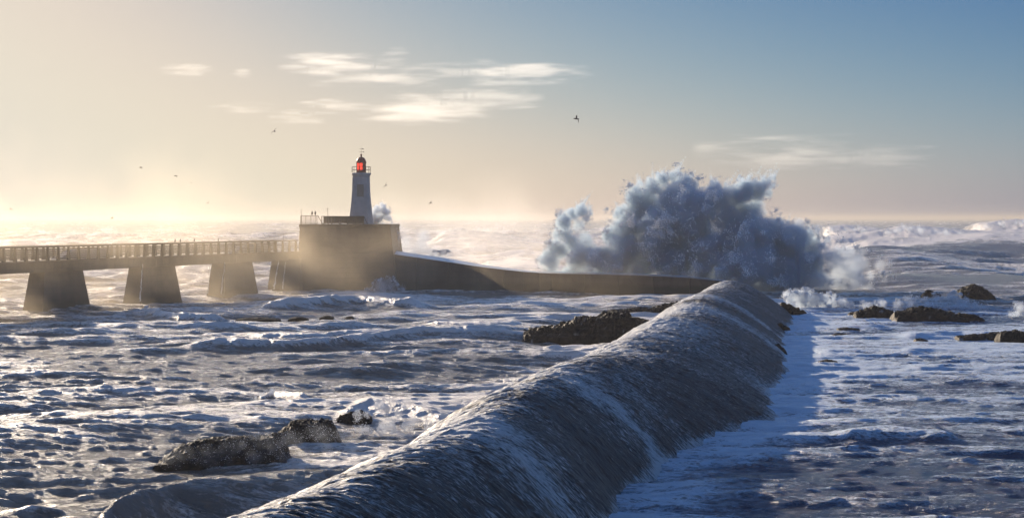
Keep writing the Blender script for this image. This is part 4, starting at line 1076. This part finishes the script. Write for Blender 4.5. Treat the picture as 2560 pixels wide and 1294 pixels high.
spray('surf_burst', 'pale crest of the breaker just right of the giant burst', pxb(crestline([(2050, 580), (2100, 574), (2150, 572), (2200, 578)], 6, 26), ylin(520)), 0.3, dx=0.32, sq=1.6, amp=1.3, scale=2.8, ndrop=2000, dsz=(.04, .11), seed=26, soft=0.9, cat='surf', drop_band=(-.5, .1))
spray('surf_burst', 'spray blown off the long wave crest behind the sloping jetty wall', pxb(crestline([(1100, 586), (1150, 577), (1200, 575), (1260, 582)], 6, 26), ylin(505)), 0.3, dx=0.32, sq=1.6, amp=1.3, scale=2.8, ndrop=1500, dsz=(.04, .11), seed=27, soft=0.9, cat='surf', drop_band=(-.5, .1))
spray('mist_bank', 'pale bank of salt mist over the water behind the sloping jetty wall', [(-8, 250, 3, 12, 1), (4, 262, 2.5, 12, 1), (16, 270, 2, 12, .8), (-18, 265, 3, 13, 1), (28, 290, 2, 14, .6), (-2, 290, 3, 15, 1)], 0.016, dx=0.8, sq=1.6, amp=0.5, scale=14, ndrop=0, seed=41, soft=1.0, color=(1.0, 0.95, 0.90), aniso=0.5, cat='mist')
spray('mist_bank', 'warm thin bank of drifting spray around the piers and the platform', [(-26, 190, 3, 11, 1), (-34, 178, 3, 11, 1), (-42, 164, 3, 11, 1), (-50, 148, 3, 10, .9), (-14, 192, 3, 10, .8), (-3, 194, 2, 8, .5), (4, 194, 2, 9, .4), (-20, 180, 2, 9, .6), (-30, 162, 2, 9, .5), (-62, 170, 4, 14, .7), (-46, 150, 3, 10, .8), (-38, 158, 2, 10, .6), (10, 192, 2, 9, .3), (-44, 205, 5, 15, .5), (-66, 215, 5, 18, .5), (-90, 230, 5, 20, .45), (-50, 245, 5, 18, .4)], 0.040, dx=0.9, sq=0.9, amp=0.35, scale=10, ndrop=0, seed=40, soft=1.2, color=(0.90, 0.78, 0.60), aniso=0.45, cat='mist')
# clouds: thin torn sheets about six kilometres out
CM = vol_mat('cloud_vapour', (0.98, 0.98, 0.98), 0.0030, 0.45)
def cloud(label, box, seed, thick=1.0, blobs=None):
    D_ = 6000.0; x0, x1, y0, y1 = box; ex = 0.12 * (x1 - x0); x0 -= ex; x1 += ex; y0 -= 4; y1 += 4
    X0, _, Z1 = at_y(x0, y0, D_); X1, _, Z0 = at_y(x1, y1, D_)
    dx = 3.2; w = X1 - X0; h = Z1 - Z0; dep = max(60, 0.35 * w)
    nx, ny, nz = int(w / dx) + 6, int(dep / (dx)) + 4, int(h / dx) + 6
    gx = (np.linspace(-1, 1, nx))[:, None, None]; gy = np.linspace(-1, 1, ny)[None, :, None]; gz = np.linspace(-1, 1, nz)[None, None, :]
    n1 = noise3((nx, ny, nz), dx, max(w * 0.16, 40), 5, 0.65, seed, (2.4, 1, 0.28)); n2 = noise3((nx, ny, nz), dx, 30, 3, 0.6, seed + 9, (3, 1, .4))
    f = 1 - np.sqrt(gx ** 2 + gy ** 2 + (gz + 0.15) ** 2) + 0.75 * n1 + 0.3 * n2 - 0.15
    edge = (1 - np.abs(gx) ** 8) * (1 - np.abs(gy) ** 8) * (1 - np.abs(gz) ** 6)
    Dn = np.clip(f / 0.6, 0, 1) ** 1.2 * edge * thick
    o = density_object('cloud', Dn, (X0, D_, Z0 - dx * 2), dx, CM); tag(o, label, 'cloud', 'thin clouds above the jetty')
cloud('small thin cloud far left of the lighthouse', (400, 510, 160, 182), 1, 1.0)
cloud('tiny wisp of cloud between the left cloud and the upper bank', (572, 618, 168, 186), 2, .8)
cloud('rounded cream cloud at the left end of the upper bank', (710, 950, 128, 182), 3, 1.2)
cloud('small wisp above the upper bank', (945, 1010, 120, 160), 4, .5)
cloud('long ragged cloud below the rounded cream one', (790, 1080, 160, 206), 5, .7)
cloud('very thin streak joining the two ends of the upper bank', (1040, 1240, 156, 184), 6, .5)
cloud('lens shaped bright cloud at the right end of the upper bank', (1175, 1455, 144, 202), 7, 1.2)
cloud('pair of faint wisps low in the left sky', (515, 665, 254, 276), 8, .6)
cloud('small drooping cloud at the left end of the lower bank', (675, 790, 266, 306), 9, .8)
cloud('flat cloud at the top left of the lower bank', (755, 920, 244, 276), 10, 1.0)
cloud('large torn cloud in the middle of the lower bank', (880, 1200, 240, 306), 11, .9)
cloud('slim cloud above the middle of the lower bank', (970, 1115, 230, 254), 12, .9)
cloud('rising feathery right end of the lower bank', (1100, 1330, 208, 272), 13, .7)
cloud('faint low cumulus above the giant burst of spray', (1780, 2160, 336, 420), 14, .6)
cloud('very faint cloud low in the right sky', (2080, 2330, 360, 420), 15, .35)

# ------------------------------------------------------------------ haze
hm = vol_mat('sea_haze', (0.44, 0.425, 0.415), 0.00025, 0.4)
hm.node_tree.nodes['Principled Volume'].inputs['Density Attribute'].default_value = ''
m = MB(); m.box((0, 0, 4.75), (30000, 30000, 30.5)); hz = m.build('haze', hm)
hz.data.materials[0] = hm
tag(hz, kind='stuff')
